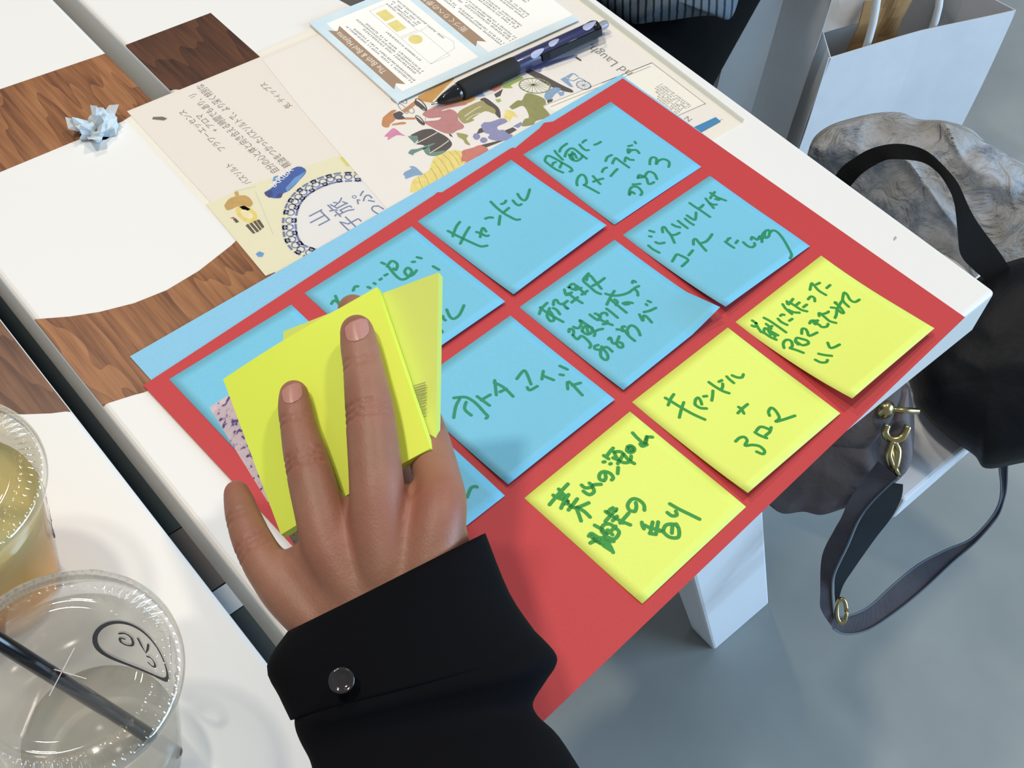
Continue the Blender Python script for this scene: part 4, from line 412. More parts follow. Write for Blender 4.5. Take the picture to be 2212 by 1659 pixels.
pen_part('grip', [(.155, .0057), (.17, .0061), (.3, .0063), (.455, .0061), (.47, .0060), (.475, .0055)], rubber)
barrel = pen_part('barrel', [(.47, .0058), (.475, .0059), (.7, .0059), (.93, .0057), (.935, .0056)], navy_m)
pen_part('end_cap', [(.925, .0058), (.95, .0060), (.968, .0054), (.975, .004)], gloss_black)
pen_part('click_button', [(.97, .0028), (.985, .0029), (1.02, .0029), (1.03, .0024)], mat('smoke_plastic', (150, 152, 158), .2))
for (t, a, lt, w) in ((.53, 150, .075, .75), (.545, 62, .085, .85), (.66, 80, .07, .8), (.64, 160, .1, .5), (.74, 30, .08, .6), (.87, 85, .09, 1.0), (.80, 170, .06, .6)):
    V = []; F = []; K = 12
    for i in range(K+1):
        s = i/K; ww = w*math.sqrt(max(0, s*(1-s)))*(1.35-s*.7)*1.6
        for q in (-1, -.5, 0, .5, 1):
            aa = math.radians(a)+q*ww*.5 + (s-.5)*.25; V.append(pA + pd*((t+s*lt)*PLn) + (ps*math.cos(aa)+pu*math.sin(aa))*.0060)
    for i in range(K):
        for q in range(4): F.append((i*5+q, i*5+q+1, (i+1)*5+q+1, (i+1)*5+q))
    mesh('leaf_spot', V, F, lav, barrel, True)
cl = []
for t, h in ((.60, .0068), (.64, .0075), (.95, .0085), (.965, .0055)):
    cl.append(pA + pd*(t*PLn) + (ps*.85 + pu*.35)*h)
bm = bmesh.new(); prev = None
for c in cl:
    ring = [bm.verts.new(c + (pu*.9-ps*.3)*sx_*.0024 + (ps*.85+pu*.35)*sz_*.0007) for sx_, sz_ in ((-1, -1), (1, -1), (1, 1), (-1, 1))]
    if prev:
        for q in range(4): bm.faces.new((prev[q], prev[(q+1) % 4], ring[(q+1) % 4], ring[q]))
    else: bm.faces.new(ring)
    prev = ring
bm.faces.new(prev[::-1]); bm_obj('clip', bm, mat('clip_black', (16, 16, 18), .4, spec=.25), pen)
# ---------------------------------------------------------------- crumpled wrapper
tx, ty = G['tissue']
bm = bmesh.new(); bmesh.ops.create_icosphere(bm, subdivisions=3, radius=1)
for vtx in bm.verts:
    c = vtx.co.copy(); nz = mnoise.cell(c*2.2+Vector((3, 1, 2)))*.45 + mnoise.noise(c*3.1)*.5 + mnoise.cell(c*5)*.18
    s = 1 + nz
    vtx.co = Vector((tx + c.x*.0098*s, ty + c.y*.0075*s, TOP+.0002 + max(0, (c.z+.35))*.0085*max(.3, s)))
for (a, ln) in ((.3, .016), (2.6, .013), (4.2, .015)):
    d = Vector((math.cos(a), math.sin(a), 0)); q = Vector((tx, ty, TOP+.004))+d*.008; s = d.cross(Vector((0, 0, 1)))
    vs = [bm.verts.new(q-s*.004), bm.verts.new(q+s*.005), bm.verts.new(q+d*ln*.6+s*.003+Vector((0, 0, .006))), bm.verts.new(q+d*ln*.5-s*.004+Vector((0, 0, .003)))]
    bm.faces.new(vs)
ts = bm_obj('crumpled_wrapper', bm, mat('pale_blue_tissue', (206, 216, 220), .5, bump=(300, .4, .002))); tag(ts, 'small crumpled pale blue-grey wrapper on the oak inlay left of the folder', 'wrapper')
# ---------------------------------------------------------------- drink cups
plastic = clear_mat('clear_plastic', (250, 250, 249), .05, .05); plastic_lid = clear_mat('clear_lid', (251, 251, 250), .10, .04)
black_straw = mat('straw_black', (12, 13, 16), .22, coat=.4); logo_ink = mat('logo_black', (26, 25, 22), .6)
def liquid(name, stops, alpha, tint):
    M = bpy.data.materials.new(name); M.use_nodes = True; N = M.node_tree.nodes; L = M.node_tree.links; b = N['Principled BSDF']; out = N['Material Output']
    tc = N.new('ShaderNodeTexCoord'); sp = N.new('ShaderNodeSeparateXYZ'); L.new(tc.outputs['Object'], sp.inputs[0])
    no = N.new('ShaderNodeTexNoise'); no.inputs['Scale'].default_value = 70; L.new(tc.outputs['Object'], no.inputs['Vector'])
    ma = N.new('ShaderNodeMath'); ma.operation = 'MULTIPLY_ADD'; ma.inputs[1].default_value = .022; L.new(no.outputs['Fac'], ma.inputs[0]); L.new(sp.outputs['Z'], ma.inputs[2])
    mr = N.new('ShaderNodeMapRange'); mr.inputs['From Min'].default_value = TOP+.008; mr.inputs['From Max'].default_value = TOP+.085; L.new(ma.outputs[0], mr.inputs['Value'])
    r = N.new('ShaderNodeValToRGB'); r.color_ramp.elements[0].color = lin(stops[0]); r.color_ramp.elements[1].color = lin(stops[-1])
    for i, s in enumerate(stops[1:-1]): e = r.color_ramp.elements.new((i+1)/(len(stops)-1)); e.color = lin(s)
    L.new(mr.outputs[0], r.inputs['Fac']); L.new(r.outputs['Color'], b.inputs['Base Color']); b.inputs['Roughness'].default_value = .15
    tr = N.new('ShaderNodeBsdfTransparent'); mx = N.new('ShaderNodeMixShader'); mx.inputs[0].default_value = alpha
    tr.inputs[0].default_value = lin(tint); L.new(tr.outputs[0], mx.inputs[1]); L.new(b.outputs[0], mx.inputs[2]); L.new(mx.outputs[0], out.inputs[0])
    return M
def make_cup(name, loc, label, liq, level, straw, a0, lo):
    t = empty(name, loc); tag(t, label, 'cup', 'iced drinks on the left board')
    Hh = .0885
    lathe('cup_body', [(.0, .0015), (.024, .001), (.0262, .0022), (.0268, .006), (.030, .030), (.0335, .060), (.0366, Hh-.004), (.0376, Hh-.001), (.0384, Hh)], plastic, t, 96, loc)
    rb = lambda z: .0262 + (.0366-.0262)*(z/(Hh-.004)) - .0011
    lq = lathe('drink', [(0, .003), (rb(.003), .003)] + [(rb(level*i/6), level*i/6+.0005) for i in range(1, 7)] + [(0, level)], liq, t, 48, loc)
    n = 288
    def mod(i, k):
        if 3 <= i <= 5: s = math.cos(k*2*math.pi/n*72); return (0, .0019*s*(1 if i == 4 else .6))
        return (0, 0)
    prof = [(.0388, Hh-.006), (.0395, Hh-.003), (.0394, Hh+.0012), (.0372, Hh+.0016), (.0345, Hh+.0030), (.0318, Hh+.0040), (.0300, Hh+.0042), (.0292, Hh+.0020), (.0262, Hh+.0016), (.0254, Hh+.0030), (.0240, Hh+.0030), (.002, Hh+.0028)]
    lid = lathe('lid', prof, plastic_lid, t, n, loc, mod)
    for q in (0, R90):
        d = Vector((math.cos(q+.6), math.sin(q+.6), 0)); s = Vector((-d.y, d.x, 0)); c = Vector(loc)+Vector((0, 0, Hh+.0033))
        mesh('straw_slot', [c-d*.009-s*.00015, c+d*.009-s*.00015, c+d*.009+s*.00015, c-d*.009+s*.00015], [(0, 1, 2, 3)], mat('slot_white', (196, 196, 190), .4), lid)
    lathe('rim_ring', [(.0392, Hh-.0035), (.0402, Hh-.002), (.0402, Hh+.0008), (.0392, Hh+.0016)], plastic_lid, t, 96, loc)
    tube('straw', straw, .0029, black_straw, t, 16)
    # printed logo ring on the wall, facing image-right
    V = []; F = []
    def wall(x, z): rr = rb(z)+lo; a = a0 + x/rr; return (loc[0]+rr*math.cos(a), loc[1]+rr*math.sin(a), loc[2]+z)
    stroke_verts([(.0165*math.cos(j*.21), .046+.0165*math.sin(j*.21)) for j in range(31)], .0019, wall, V, F, 2)
    gl = {'C': [[(.004, .005), (.0, .007), (-.004, .004), (-.004, -.004), (.0, -.007), (.004, -.005)]], 'V': [[(-.004, .007), (0, -.007), (.004, .007)]], 'G': [[(.004, .005), (.0, .007), (-.004, .004), (-.004, -.004), (.0, -.007), (.004, -.005), (.004, 0), (.001, 0)]]}
    for ch, dx, dz, sc in (('V', -.004, .004, .62), ('G', .004, .004, .62), ('C', -.006, -.005, .45)):
        for st in gl[ch]: stroke_verts([(dx+x*sc, .046+dz+z*sc) for x, z in st], .0011, wall, V, F, 2)
    mesh('printed_logo', V, F, logo_ink, t)
    return t
liqA = liquid('ice_water', [(206, 200, 184), (214, 210, 198), (238, 234, 224)], .5, (248, 246, 238))
liqB = liquid('orange_drink', [(250, 158, 8), (250, 168, 28), (240, 186, 78), (208, 194, 124)], .93, (250, 214, 130))
c0 = (-.5060, .0725, TOP+.0002); c1 = (-.5060, .1700, TOP+.0002)
def straw_line(c, bottom, top): return [Vector(bottom), (Vector(bottom)+Vector(top))/2, Vector(top)]
sl = Vector((c0[0]-.004, c0[1]+.004, TOP+.0915)); bt = Vector((c0[0]+.020, c0[1]-.016, TOP+.012))
make_cup('iced_drink_cup', c0, 'clear lidded cup of pale melted ice with a black straw, nearest the sleeve', liqA, .030, straw_line(c0, bt, sl+(sl-bt)*1.0), .49, .0007)
sl = Vector((c1[0], c1[1], TOP+.0915)); bt = Vector((c1[0]-.016, c1[1]+.010, TOP+.012))
make_cup('iced_drink_cup', c1, 'clear lidded cup of amber orange drink with black straw, cut by the left edge', liqB, .070, straw_line(c1, bt, sl+(sl-bt)*.55), .0, .0014)
# ---------------------------------------------------------------- held pads and patterned card
pn = Vector(G['pad_n'])
def slab(name, corners, th, m, parent=None, bend=0.):
    """thin curved slab: corners TL TR BR BL on the front face"""
    a, b, c, d = [Vector(q) for q in corners]; n = 12; V = []; F = []
    for l in (0, 1):
        for j in range(n+1):
            for i in range(n+1):
                u_, v_ = i/n, j/n; p = (a*(1-u_)+b*u_)*(1-v_) + (d*(1-u_)+c*u_)*v_
                V.append(p + pn*(bend*(math.sin(u_*math.pi)*.7+(1-v_)*.3*math.sin(u_*5)) - th*l))
    ix = lambda l, i, j: l*(n+1)**2 + j*(n+1) + i
    for j in range(n):
        for i in range(n):
            F.append((ix(0, i, j), ix(0, i, j+1), ix(0, i+1, j+1), ix(0, i+1, j))); F.append((ix(1, i, j), ix(1, i+1, j), ix(1, i+1, j+1), ix(1, i, j+1)))
    for i in range(n):
        for p_, q_ in (((i, 0), (i+1, 0)), ((i+1, n), (i, n)), ((0, i+1), (0, i)), ((n, i), (n, i+1))):
            F.append((ix(0, *p_), ix(0, *q_), ix(1, *q_), ix(1, *p_)))
    return mesh(name, V, F, m, parent, False)
pad_y = mat('pad_yellow', (230, 248, 84), .6); pad_y2 = mat('pad_yellow_pale', (214, 226, 104), .6)
pad1 = slab('sticky_note_pad', G['pad1'], .0045, pad_y, None, .0016); tag(pad1, 'front lime yellow sticky note pad pressed under the two long fingers', 'note pad', 'lime sticky note pads in the hand')
pad2 = slab('sticky_note_pad', G['pad2'], .0045, pad_y2, None, .0005); tag(pad2, 'rear lime yellow sticky note pad fanned out behind the front one', 'note pad', 'lime sticky note pads in the hand')
a, b, c, d = [Vector(q) for q in G['pad2']]
V = []; F = []; rnd = random.Random(4); v_ = .62
while v_ < .80:
    w = .004+rnd.random()*.01; n0 = len(V)
    for (u1, v1) in ((.845, v_), (.94, v_+.006), (.94, v_+w+.006), (.845, v_+w)):
        p = (a*(1-u1)+b*u1)*(1-v1) + (d*(1-u1)+c*u1)*v1; V.append(p+pn*.0017)
    F.append((n0, n0+1, n0+2, n0+3)); v_ += w + .005 + rnd.random()*.008
mesh('barcode', V, F, mat('barcode_grey', (150, 150, 100), .7), pad2)
def scribble_mat():
    M = bpy.data.materials.new('scribbled_pink'); M.use_nodes = True; N = M.node_tree.nodes; L = M.node_tree.links; b_ = N['Principled BSDF']; b_.inputs['Roughness'].default_value = .5
    tc = N.new('ShaderNodeTexCoord'); mp = N.new('ShaderNodeMapping'); mp.inputs['Rotation'].default_value = (0, .4, .6); mp.inputs['Scale'].default_value = (260, 420, 500)
    L.new(tc.outputs['Object'], mp.inputs['Vector'])
    no = N.new('ShaderNodeTexNoise'); no.inputs['Scale'].default_value = 1.; no.inputs['Detail'].default_value = 2; L.new(mp.outputs[0], no.inputs['Vector'])
    r = N.new('ShaderNodeValToRGB'); r.color_ramp.elements[0].position = .36; r.color_ramp.elements[0].color = lin((92, 78, 148)); r.color_ramp.elements[1].position = .44; r.color_ramp.elements[1].color = lin((226, 202, 214))
    e = r.color_ramp.elements.new(.68); e.color = lin((232, 214, 224)); e = r.color_ramp.elements.new(.74); e.color = lin((198, 150, 178))
    L.new(no.outputs['Fac'], r.inputs['Fac']); L.new(r.outputs['Color'], b_.inputs['Base Color']); return M
cardp = slab('patterned_card', G['card'], .003, scribble_mat(), None, .0005); tag(cardp, 'pale pink card with purple scribble pattern held behind the yellow pads', 'card')
# ---------------------------------------------------------------- person: hand and sleeve
person = empty('person', (-.41, .0, .80)); tag(person, 'left hand in a black buttoned sleeve holding yellow sticky note pads', 'person')
bm = bmesh.new()
for k, ch in G['fingers'].items():
    P = smooth_path([c[:3] for c in ch], 5); Rr = [c[3] for c in ch]; Rp = smooth_path([(r, 0, 0) for r in Rr], 5)
    P = [Vector(p) for p in P]; R_ = [r.x*1.06 for r in Rp]
    t = (P[0]-P[1]).normalized(); r0 = R_[0]
    pre = [(P[0]+t*r0*x, r0*math.sqrt(max(0, 1-x*x))*1.0) for x in (.97, .88, .7, .45, .22)]
    P = [p for p, _ in pre] + P; R_ = [max(r, .0006) for _, r in pre] + R_
    tube('', P, R_, None, None, 20, True, bm)
rings = []
for (c, h, th) in G['palm']:
    c = Vector(c); h = Vector(h); nrm = pn
    ring = []
    for q in range(28):
        a_ = q*2*math.pi/28; ca, sa = math.cos(a_), math.sin(a_)
        ring.append(bm.verts.new(c + h*(abs(ca)**.75*(1 if ca > 0 else -1)) + nrm*(th*abs(sa)**.8*(1 if sa > 0 else -1))))
    rings.append(ring)
for i in range(len(rings)-1):
    for q in range(28): bm.faces.new((rings[i][q], rings[i][(q+1) % 28], rings[i+1][(q+1) % 28], rings[i+1][q]))
bm.faces.new(rings[0][::-1]); bm.faces.new(rings[-1])
bmesh.ops.recalc_face_normals(bm, faces=bm.faces)
me = bpy.data.meshes.new('hand_raw'); bm.to_mesh(me); bm.free()
raw = bpy.data.objects.new('hand_raw', me); COL.objects.link(raw)
md = raw.modifiers.new('r', 'REMESH'); md.mode = 'VOXEL'; md.voxel_size = .0011
ms = raw.modifiers.new('s', 'SMOOTH'); ms.factor = .5; ms.iterations = 28
dg = bpy.context.evaluated_depsgraph_get(); hm = bpy.data.meshes.new_from_object(raw.evaluated_get(dg)); bpy.data.objects.remove(raw)
# knuckle creases and veins, cut along the bones
cre = []
for k in ('middle', 'ring', 'little'):
    ch = G['fingers'][k]
    for j, dep, wid in ((2, .00055, .0012), (3, .0008, .0016)):
        p = Vector(ch[j][:3]); t = (Vector(ch[j+1][:3]) - Vector(ch[j-1][:3])).normalized()
        for off in ((-.0028, 0, .0028) if j == 3 else (-.0015, .0015)): cre.append((p+t*off, t, dep, .0006, ch[j][3]*1.5))
for vtx in hm.vertices:
    co = vtx.co
    for (p, t, dep, wid, rad) in cre:
        dl = co-p
        if dl.length < rad and vtx.normal.dot(pn) > .2:
            s = dl.dot(t) + .0008*mnoise.noise(co*400)
            vtx.co -= vtx.normal*dep*1.1*math.exp(-(s/wid)**2)*min(1, vtx.normal.dot(pn)*1.3)
at = hm.attributes.new('flush', 'FLOAT', 'POINT')
cen = [(Vector(G['fingers'][k][j][:3]), r) for k, j, r in (('middle', 3, .010), ('ring', 3, .009), ('little', 3, .009), ('middle', 2, .007), ('ring', 2, .007), ('middle', 5, .013), ('ring', 5, .012), ('index', 5, .014), ('middle', 0, .008), ('ring', 0, .007), ('little', 0, .007))]
for i, vtx in enumerate(hm.vertices):
    at.data[i].value = min(1, sum(math.exp(-((vtx.co-c).length/r)**2) for c, r in cen))
def skin_mat():
    M = bpy.data.materials.new('skin'); M.use_nodes = True; N = M.node_tree.nodes; L = M.node_tree.links; b_ = N['Principled BSDF']
    b_.inputs['Roughness'].default_value = .5; b_.inputs['Subsurface Weight'].default_value = .12; b_.inputs['Subsurface Radius'].default_value = (.006, .0025, .0015); b_.inputs['Subsurface Scale'].default_value = .5
    at_ = N.new('ShaderNodeAttribute'); at_.attribute_name = 'flush'; tc = N.new('ShaderNodeTexCoord')
    no = N.new('ShaderNodeTexNoise'); no.inputs['Scale'].default_value = 55; no.inputs['Detail'].default_value = 4; L.new(tc.outputs['Object'], no.inputs['Vector'])
    r = N.new('ShaderNodeValToRGB'); r.color_ramp.elements[0].position = .35; r.color_ramp.elements[0].color = lin((146, 101, 79)); r.color_ramp.elements[1].position = .7; r.color_ramp.elements[1].color = lin((160, 115, 92))
    L.new(no.outputs['Fac'], r.inputs['Fac'])
    mx = N.new('ShaderNodeMix'); mx.data_type = 'RGBA'; mx.inputs['B'].default_value = lin((154, 92, 76)); ml = N.new('ShaderNodeMath'); ml.operation = 'MULTIPLY'; ml.inputs[1].default_value = .75
    L.new(at_.outputs['Fac'], ml.inputs[0]); L.new(ml.outputs[0], mx.inputs['Factor']); L.new(r.outputs['Color'], mx.inputs['A']); L.new(mx.outputs['Result'], b_.inputs['Base Color'])
    vo = N.new('ShaderNodeTexVoronoi'); vo.inputs['Scale'].default_value = 900; L.new(tc.outputs['Object'], vo.inputs['Vector'])
    bp = N.new('ShaderNodeBump'); bp.inputs['Strength'].default_value = .12; bp.inputs['Distance'].default_value = .0006; L.new(vo.outputs['Distance'], bp.inputs['Height']); L.new(bp.outputs['Normal'], b_.inputs['Normal'])
    return M
hm.materials.clear(); hand = link('hand', hm, skin_mat(), person, True)
from mathutils.bvhtree import BVHTree
bvh = BVHTree.FromPolygons([v.co.copy() for v in hm.vertices], [tuple(p.vertices) for p in hm.polygons])
nail_m = mat('fingernail', (186, 134, 122), .3, coat=.2)
for (c, tip, w) in G['nails']:
    c = Vector(c); tip = Vector(tip); t = (tip-c).normalized(); s = t.cross(pn).normalized(); nn = s.cross(t); ln = (tip-c).length*1.25
    V = []; F = []; ln = (tip-c).length*.92
    for j in range(9):
        y = -0.75 + 1.75*j/8
        for i in range(9):
            x = -1 + i/4; lim = math.sqrt(max(0, 1-(abs(min(y, 0))/.8)**2.6)) if y < 0 else (1 if y < .6 else math.sqrt(max(0.1, 1-((y-.6)/.45)**2)))
            p = c + s*(x*lim*w) + t*(y*ln); ht = bvh.ray_cast(p, (p-cx).normalized())
            q = ht[0] if ht[0] else p - pn*.02
            V.append(q - (p-cx).normalized()*.0003)
    for j in range(8):
        for i in range(8): F.append((j*9+i, j*9+i+1, (j+1)*9+i+1, (j+1)*9+i))
    mesh('fingernail', V, F, nail_m, hand, True)
cloth = mat('black_wool', (9, 10, 14), .9, spec=.12, bump=(1500, .3, .0006))
def loft(name, st, m, parent, expo=.9, n=48, sub=4, wr=.0, thick=.0016):
    C = smooth_path([s[0] for s in st], sub); Hh = smooth_path([s[1] for s in st], sub); T = smooth_path([s[2] for s in st], sub)
    V = []; F = []
    for i in range(len(C)):
        for q in range(n):
            a_ = q*2*math.pi/n; ca, sa = math.cos(a_), math.sin(a_)
            p = C[i] + Hh[i]*(abs(ca)**expo*(1 if ca > 0 else -1)) + T[i]*(abs(sa)**expo*(1 if sa > 0 else -1)) 
            if wr: p += (p-C[i]).normalized()*wr*mnoise.noise(Vector((p.x*22, p.y*22, p.z*40)))
            V.append(p)
    for i in range(len(C)-1):
        for q in range(n): F.append((i*n+q, i*n+(q+1) % n, (i+1)*n+(q+1) % n, (i+1)*n+q))
    o = mesh(name, V, F, m, parent, True)
    so = o.modifiers.new('s', 'SOLIDIFY'); so.thickness = thick; so.offset = -1
    return o
cuff = loft('sleeve_cuff', G['cuff'], cloth, person, .85)
slv = loft('sleeve', G['sleeve'], cloth, person, .9, wr=.002)
# button on the cuff
bc = Vector(G['button']); view = (cx-bc).normalized()
cs = [v for v in cuff.data.vertices if (v.co-cx).normalized().dot(-view) > .9985]
if cs:
    hit = min(cs, key=lambda v: (v.co-cx).length); bc = cx - view*((hit.co-cx).dot(-view))
bz = view; bx = Vector((0, 0, 1)).cross(bz).normalized(); by = bz.cross(bx); MB = Matrix((bx, by, bz)).transposed().to_4x4(); MB.translation = bc + bz*.0004
bm = bmesh.new()
prof = [(.0012, .0012), (.0030, .0010), (.0036, .0019), (.0043, .0017), (.0045, .0006), (.004, -.0006)]
prev = None
for r, z in prof:
    ring = [bm.verts.new((r*math.cos(q*math.pi/12), r*math.sin(q*math.pi/12), z)) for q in range(24)]
    if prev:
        for q in range(24): bm.faces.new((prev[q], prev[(q+1) % 24], ring[(q+1) % 24], ring[q]))
    else: bm.faces.new(ring)
    prev = ring
for v in bm.verts: v.co = MB @ v.co
bm_obj('cuff_button', bm, mat('dark_horn', (46, 40, 36), .12, .3, coat=.8), cuff, True)
# ---------------------------------------------------------------- stool, bags, clothes at the right
stool = empty('stool', (.25, .18, 0)); tag(stool, 'low white stool beneath the dark bags right of the table', 'stool')
prism('seat', rect(.066, -.004, .42, .185), .40, .43, white2, stool, .003)
prism('pedestal', rect(.24, .165, .38, .184), .02, .40, white2, stool, .004); prism('base_plate', rect(.22, .17, .40, .34), 0, .02, white2, stool, .003)
def frame(g): return Matrix((Vector(g['ex']), Vector(g['ey']), Vector(g['n']))).transposed().to_4x4(), Vector(g['o'])
def pillow(name, g, front, back, m, parent=None, rings=14, wr=(0, 1), seed=0, power=.6, smooth_=True, fold=None):
    M, o = frame(g); M.translation = o
    P = smooth_path([(x, y, 0) for x, y in g['pts']+[g['pts'][0]]], 6)[:-1]; n = len(P); V = []; F = []
    sv = Vector((seed*3.1, seed*1.7, seed*.9))
    for side in (1, -1):
        for r in range(rings+1):
            s = 1-r/rings; z = (front if side == 1 else -back)*(1-s**2.4)**power if r else 0
            if r == rings: s = .02
            for q in P:
                c = q*s; dz = 0
                if side == 1 and wr[0]:
                    w = mnoise.noise(c*wr[1]+sv)*.8; rid = 1-abs(mnoise.noise(c*wr[1]*1.3+Vector((w, w*.5, 0))+sv))*2
                    dz = wr[0]*(rid*.7 + mnoise.noise(c*wr[1]*3+sv)*.3)*min(1, r/3)
                    if fold: dz += fold(c)*min(1, r/3)
                V.append((c.x, c.y, z+dz))
    K = (rings+1)*n
    for sd in (0, 1):
        for r in range(rings):
            for q in range(n):
                a_ = sd*K+r*n+q; b_ = sd*K+r*n+(q+1) % n; c_ = sd*K+(r+1)*n+(q+1) % n; d_ = sd*K+(r+1)*n+q
                F.append((a_, b_, c_, d_) if sd == 0 else (d_, c_, b_, a_))
        F.append(tuple(sd*K+rings*n+q for q in (range(n) if sd == 0 else range(n-1, -1, -1))))
    me = bpy.data.meshes.new(name); me.from_pydata(V, [], F)
    bm_ = bmesh.new(); bm_.from_mesh(me); bmesh.ops.remove_doubles(bm_, verts=bm_.verts, dist=1e-5); bmesh.ops.recalc_face_normals(bm_, faces=bm_.faces); bm_.to_mesh(me); bm_.free()
    ob = bpy.data.objects.new(name, me); COL.objects.link(ob); me.materials.append(m)
    if smooth_: me.polygons.foreach_set('use_smooth', [True]*len(me.polygons))
    ob.matrix_world = M
    if parent is not None: ob.parent = parent; ob.matrix_parent_inverse = parent.matrix_world.inverted()
    return ob
def band(name, pairs, th, m, parent, sub=5):
    Lp = smooth_path([p[0] for p in pairs], sub); Rp = smooth_path([p[1] for p in pairs], sub); V = []; F = []
    for a_, b_ in zip(Lp, Rp):
        vv = (cx-(a_+b_)/2).normalized()*th
        V += [a_, b_, b_-vv, a_-vv]
    for i in range(len(Lp)-1):
        for q in range(4): F.append((4*i+q, 4*i+(q+1) % 4, 4*i+4+(q+1) % 4, 4*i+4+q))
    n0 = 4*(len(Lp)-1); F.append((3, 2, 1, 0)); F.append((n0, n0+1, n0+2, n0+3))
    return mesh(name, V, F, m, parent, False)
gb = empty('shoulder_bag', G['greybag']['o']); tag(gb, 'charcoal grey shoulder bag with brass clip hanging below the table edge', 'bag')
gcl = mat('charcoal_suede', (104, 98, 99), .95, spec=.15, noise=(40, .14), bump=(38, .7, .006)); gcl2 = mat('charcoal_suede_light', (116, 110, 112), .95, spec=.15, noise=(40, .14), bump=(38, .5, .006))
brass = mat('antique_brass', (186, 170, 120), .25, 1.)
pillow('body', G['greybag'], .035, .05, gcl, gb, wr=(.006, 16), seed=2)
pillow('flap', G['greyflap'], .012, .008, gcl, gb, wr=(.003, 18), seed=4, power=.4)
pillow('side_gusset', G['greyside'], .010, .006, gcl2, gb, wr=(.002, 20), seed=6, power=.4)
st_m = mat('strap_grey', (76, 72, 78), .75, noise=(60, .15), bump=(500, .25, .0008)); st_d = mat('strap_lining', (36, 46, 54), .8, noise=(60, .1)); st_e = mat('strap_edge', (112, 124, 136), .7)
s1 = band('shoulder_strap', G['strap1'], .003, st_m, gb); s2 = band('shoulder_strap', G['strap2'], .003, st_d, gb); s3 = band('shoulder_strap', G['strap3'], .003, st_m, gb)
for s, key in ((s1, 'strap1'), (s3, 'strap3')):
    for e in (0, 1):
        if key == 'strap1' and e == 0: continue
        tube('piping', [Vector(p[e])+(cx-Vector(p[e])).normalized()*.001 for p in [(a_, b_) for a_, b_ in zip(smooth_path([q[0] for q in G[key]], 4), smooth_path([q[1] for q in G[key]], 4))]], .0008, st_e, s, 6)
K = [Vector(q) for q in G['clasp']]
tube('toggle_bar', [K[0], K[1]], .0022, brass, gb, 10)
tube('d_ring', smooth_path(K[2:7], 4), .0030, brass, gb, 10)
tube('snap_hook', smooth_path(K[7:12]+[K[7]], 4), .0028, brass, gb, 10); tube('hook_loop', [K[11], K[9], K[12]], .0024, brass, gb, 10)
bm = bmesh.new(); bmesh.ops.create_uvsphere(bm, u_segments=14, v_segments=9, radius=.0075); bmesh.ops.scale(bm, vec=(1, .8, 1), verts=bm.verts); bmesh.ops.translate(bm, verts=bm.verts, vec=K[0]); bm_obj('stud', bm, brass, gb, True)
bq = Vector(G['buckle']); ux = rx; uy = -dn
tube('buckle', smooth_path([bq+ux*(.004*math.cos(t*.7))+uy*(.010*math.sin(t*.7)) for t in range(10)], 2), .0018, brass, gb, 8)
hk = Vector((-.045, .105, TOP-TK))
tube('bag_hook', smooth_path([hk, hk+Vector((0, 0, -.03)), hk+Vector((.012, -.004, -.05)), hk+Vector((.026, -.008, -.04)), hk+Vector((.03, -.009, -.028))], 4), .003, brass, table, 8)
gtop = Vector(G['greybag']['o'])
tube('carry_loop', smooth_path([gtop+Vector((-.06, .05, .03)), gtop+Vector((-.09, .05, .10)), hk+Vector((.012, -.004, -.046)), gtop+Vector((-.02, .06, .10)), gtop+Vector((-.01, .05, .03))], 5), .005, gcl, gb, 8)
bb = empty('tote_bag', G['blackbag']['o']); tag(bb, 'black soft tote bag with a tall loop handle beside the table corner', 'bag')
blk = mat('black_nylon', (12, 15, 20), .6, spec=.25, noise=(30, .15), bump=(24, .35, .010)); blk2 = mat('handle_black', (15, 16, 17), .8, spec=.2, bump=(800, .3, .0006))
pillow('body', G['blackbag'], .05, .06, blk, bb, wr=(.008, 14), seed=9)
band('handle', G['handle'], .006, blk2, bb)
def denim():
    M = bpy.data.materials.new('bleached_cloth'); M.use_nodes = True; N = M.node_tree.nodes; L = M.node_tree.links; b_ = N['Principled BSDF']; b_.inputs['Roughness'].default_value = 1.; b_.inputs['Specular IOR Level'].default_value = .1
    tc = N.new('ShaderNodeTexCoord'); no = N.new('ShaderNodeTexNoise'); no.inputs['Scale'].default_value = 14; no.inputs['Detail'].default_value = 9; no.inputs['Roughness'].default_value = .68; L.new(tc.outputs['Object'], no.inputs['Vector'])
    r = N.new('ShaderNodeValToRGB'); E = r.color_ramp.elements; E[0].position = .36; E[0].color = lin((112, 124, 138)); E[1].position = .66; E[1].color = lin((150, 146, 136))
    e = E.new(.48); e.color = lin((176, 178, 180))
    L.new(no.outputs['Fac'], r.inputs['Fac']); L.new(r.outputs['Color'], b_.inputs['Base Color'])
    n2 = N.new('ShaderNodeTexNoise'); n2.inputs['Scale'].default_value = 26; n2.inputs['Detail'].default_value = 6; n2.inputs['Distortion'].default_value = 2.2; L.new(tc.outputs['Object'], n2.inputs['Vector']); bp = N.new('ShaderNodeBump'); bp.inputs['Strength'].default_value = .9; bp.inputs['Distance'].default_value = .014
    L.new(n2.outputs['Fac'], bp.inputs['Height']); L.new(bp.outputs['Normal'], b_.inputs['Normal']); return M
def arcs(c):
    # hanging folds that run round the heap like the collar of a thrown jacket
    d = math.hypot(c.x+.03, c.y+.16); return .016*(1-abs(math.sin(d*42+2.6*math.sin(c.x*14)+1.5*mnoise.noise(c*18))))**2+.004*mnoise.noise(c*55)
jk = pillow('jacket', G['jacket'], .05, .03, denim(), None, 34, (.008, 22), 3, fold=arcs); tag(jk, 'rumpled bleached grey-blue jacket heaped behind the black handle', 'jacket')
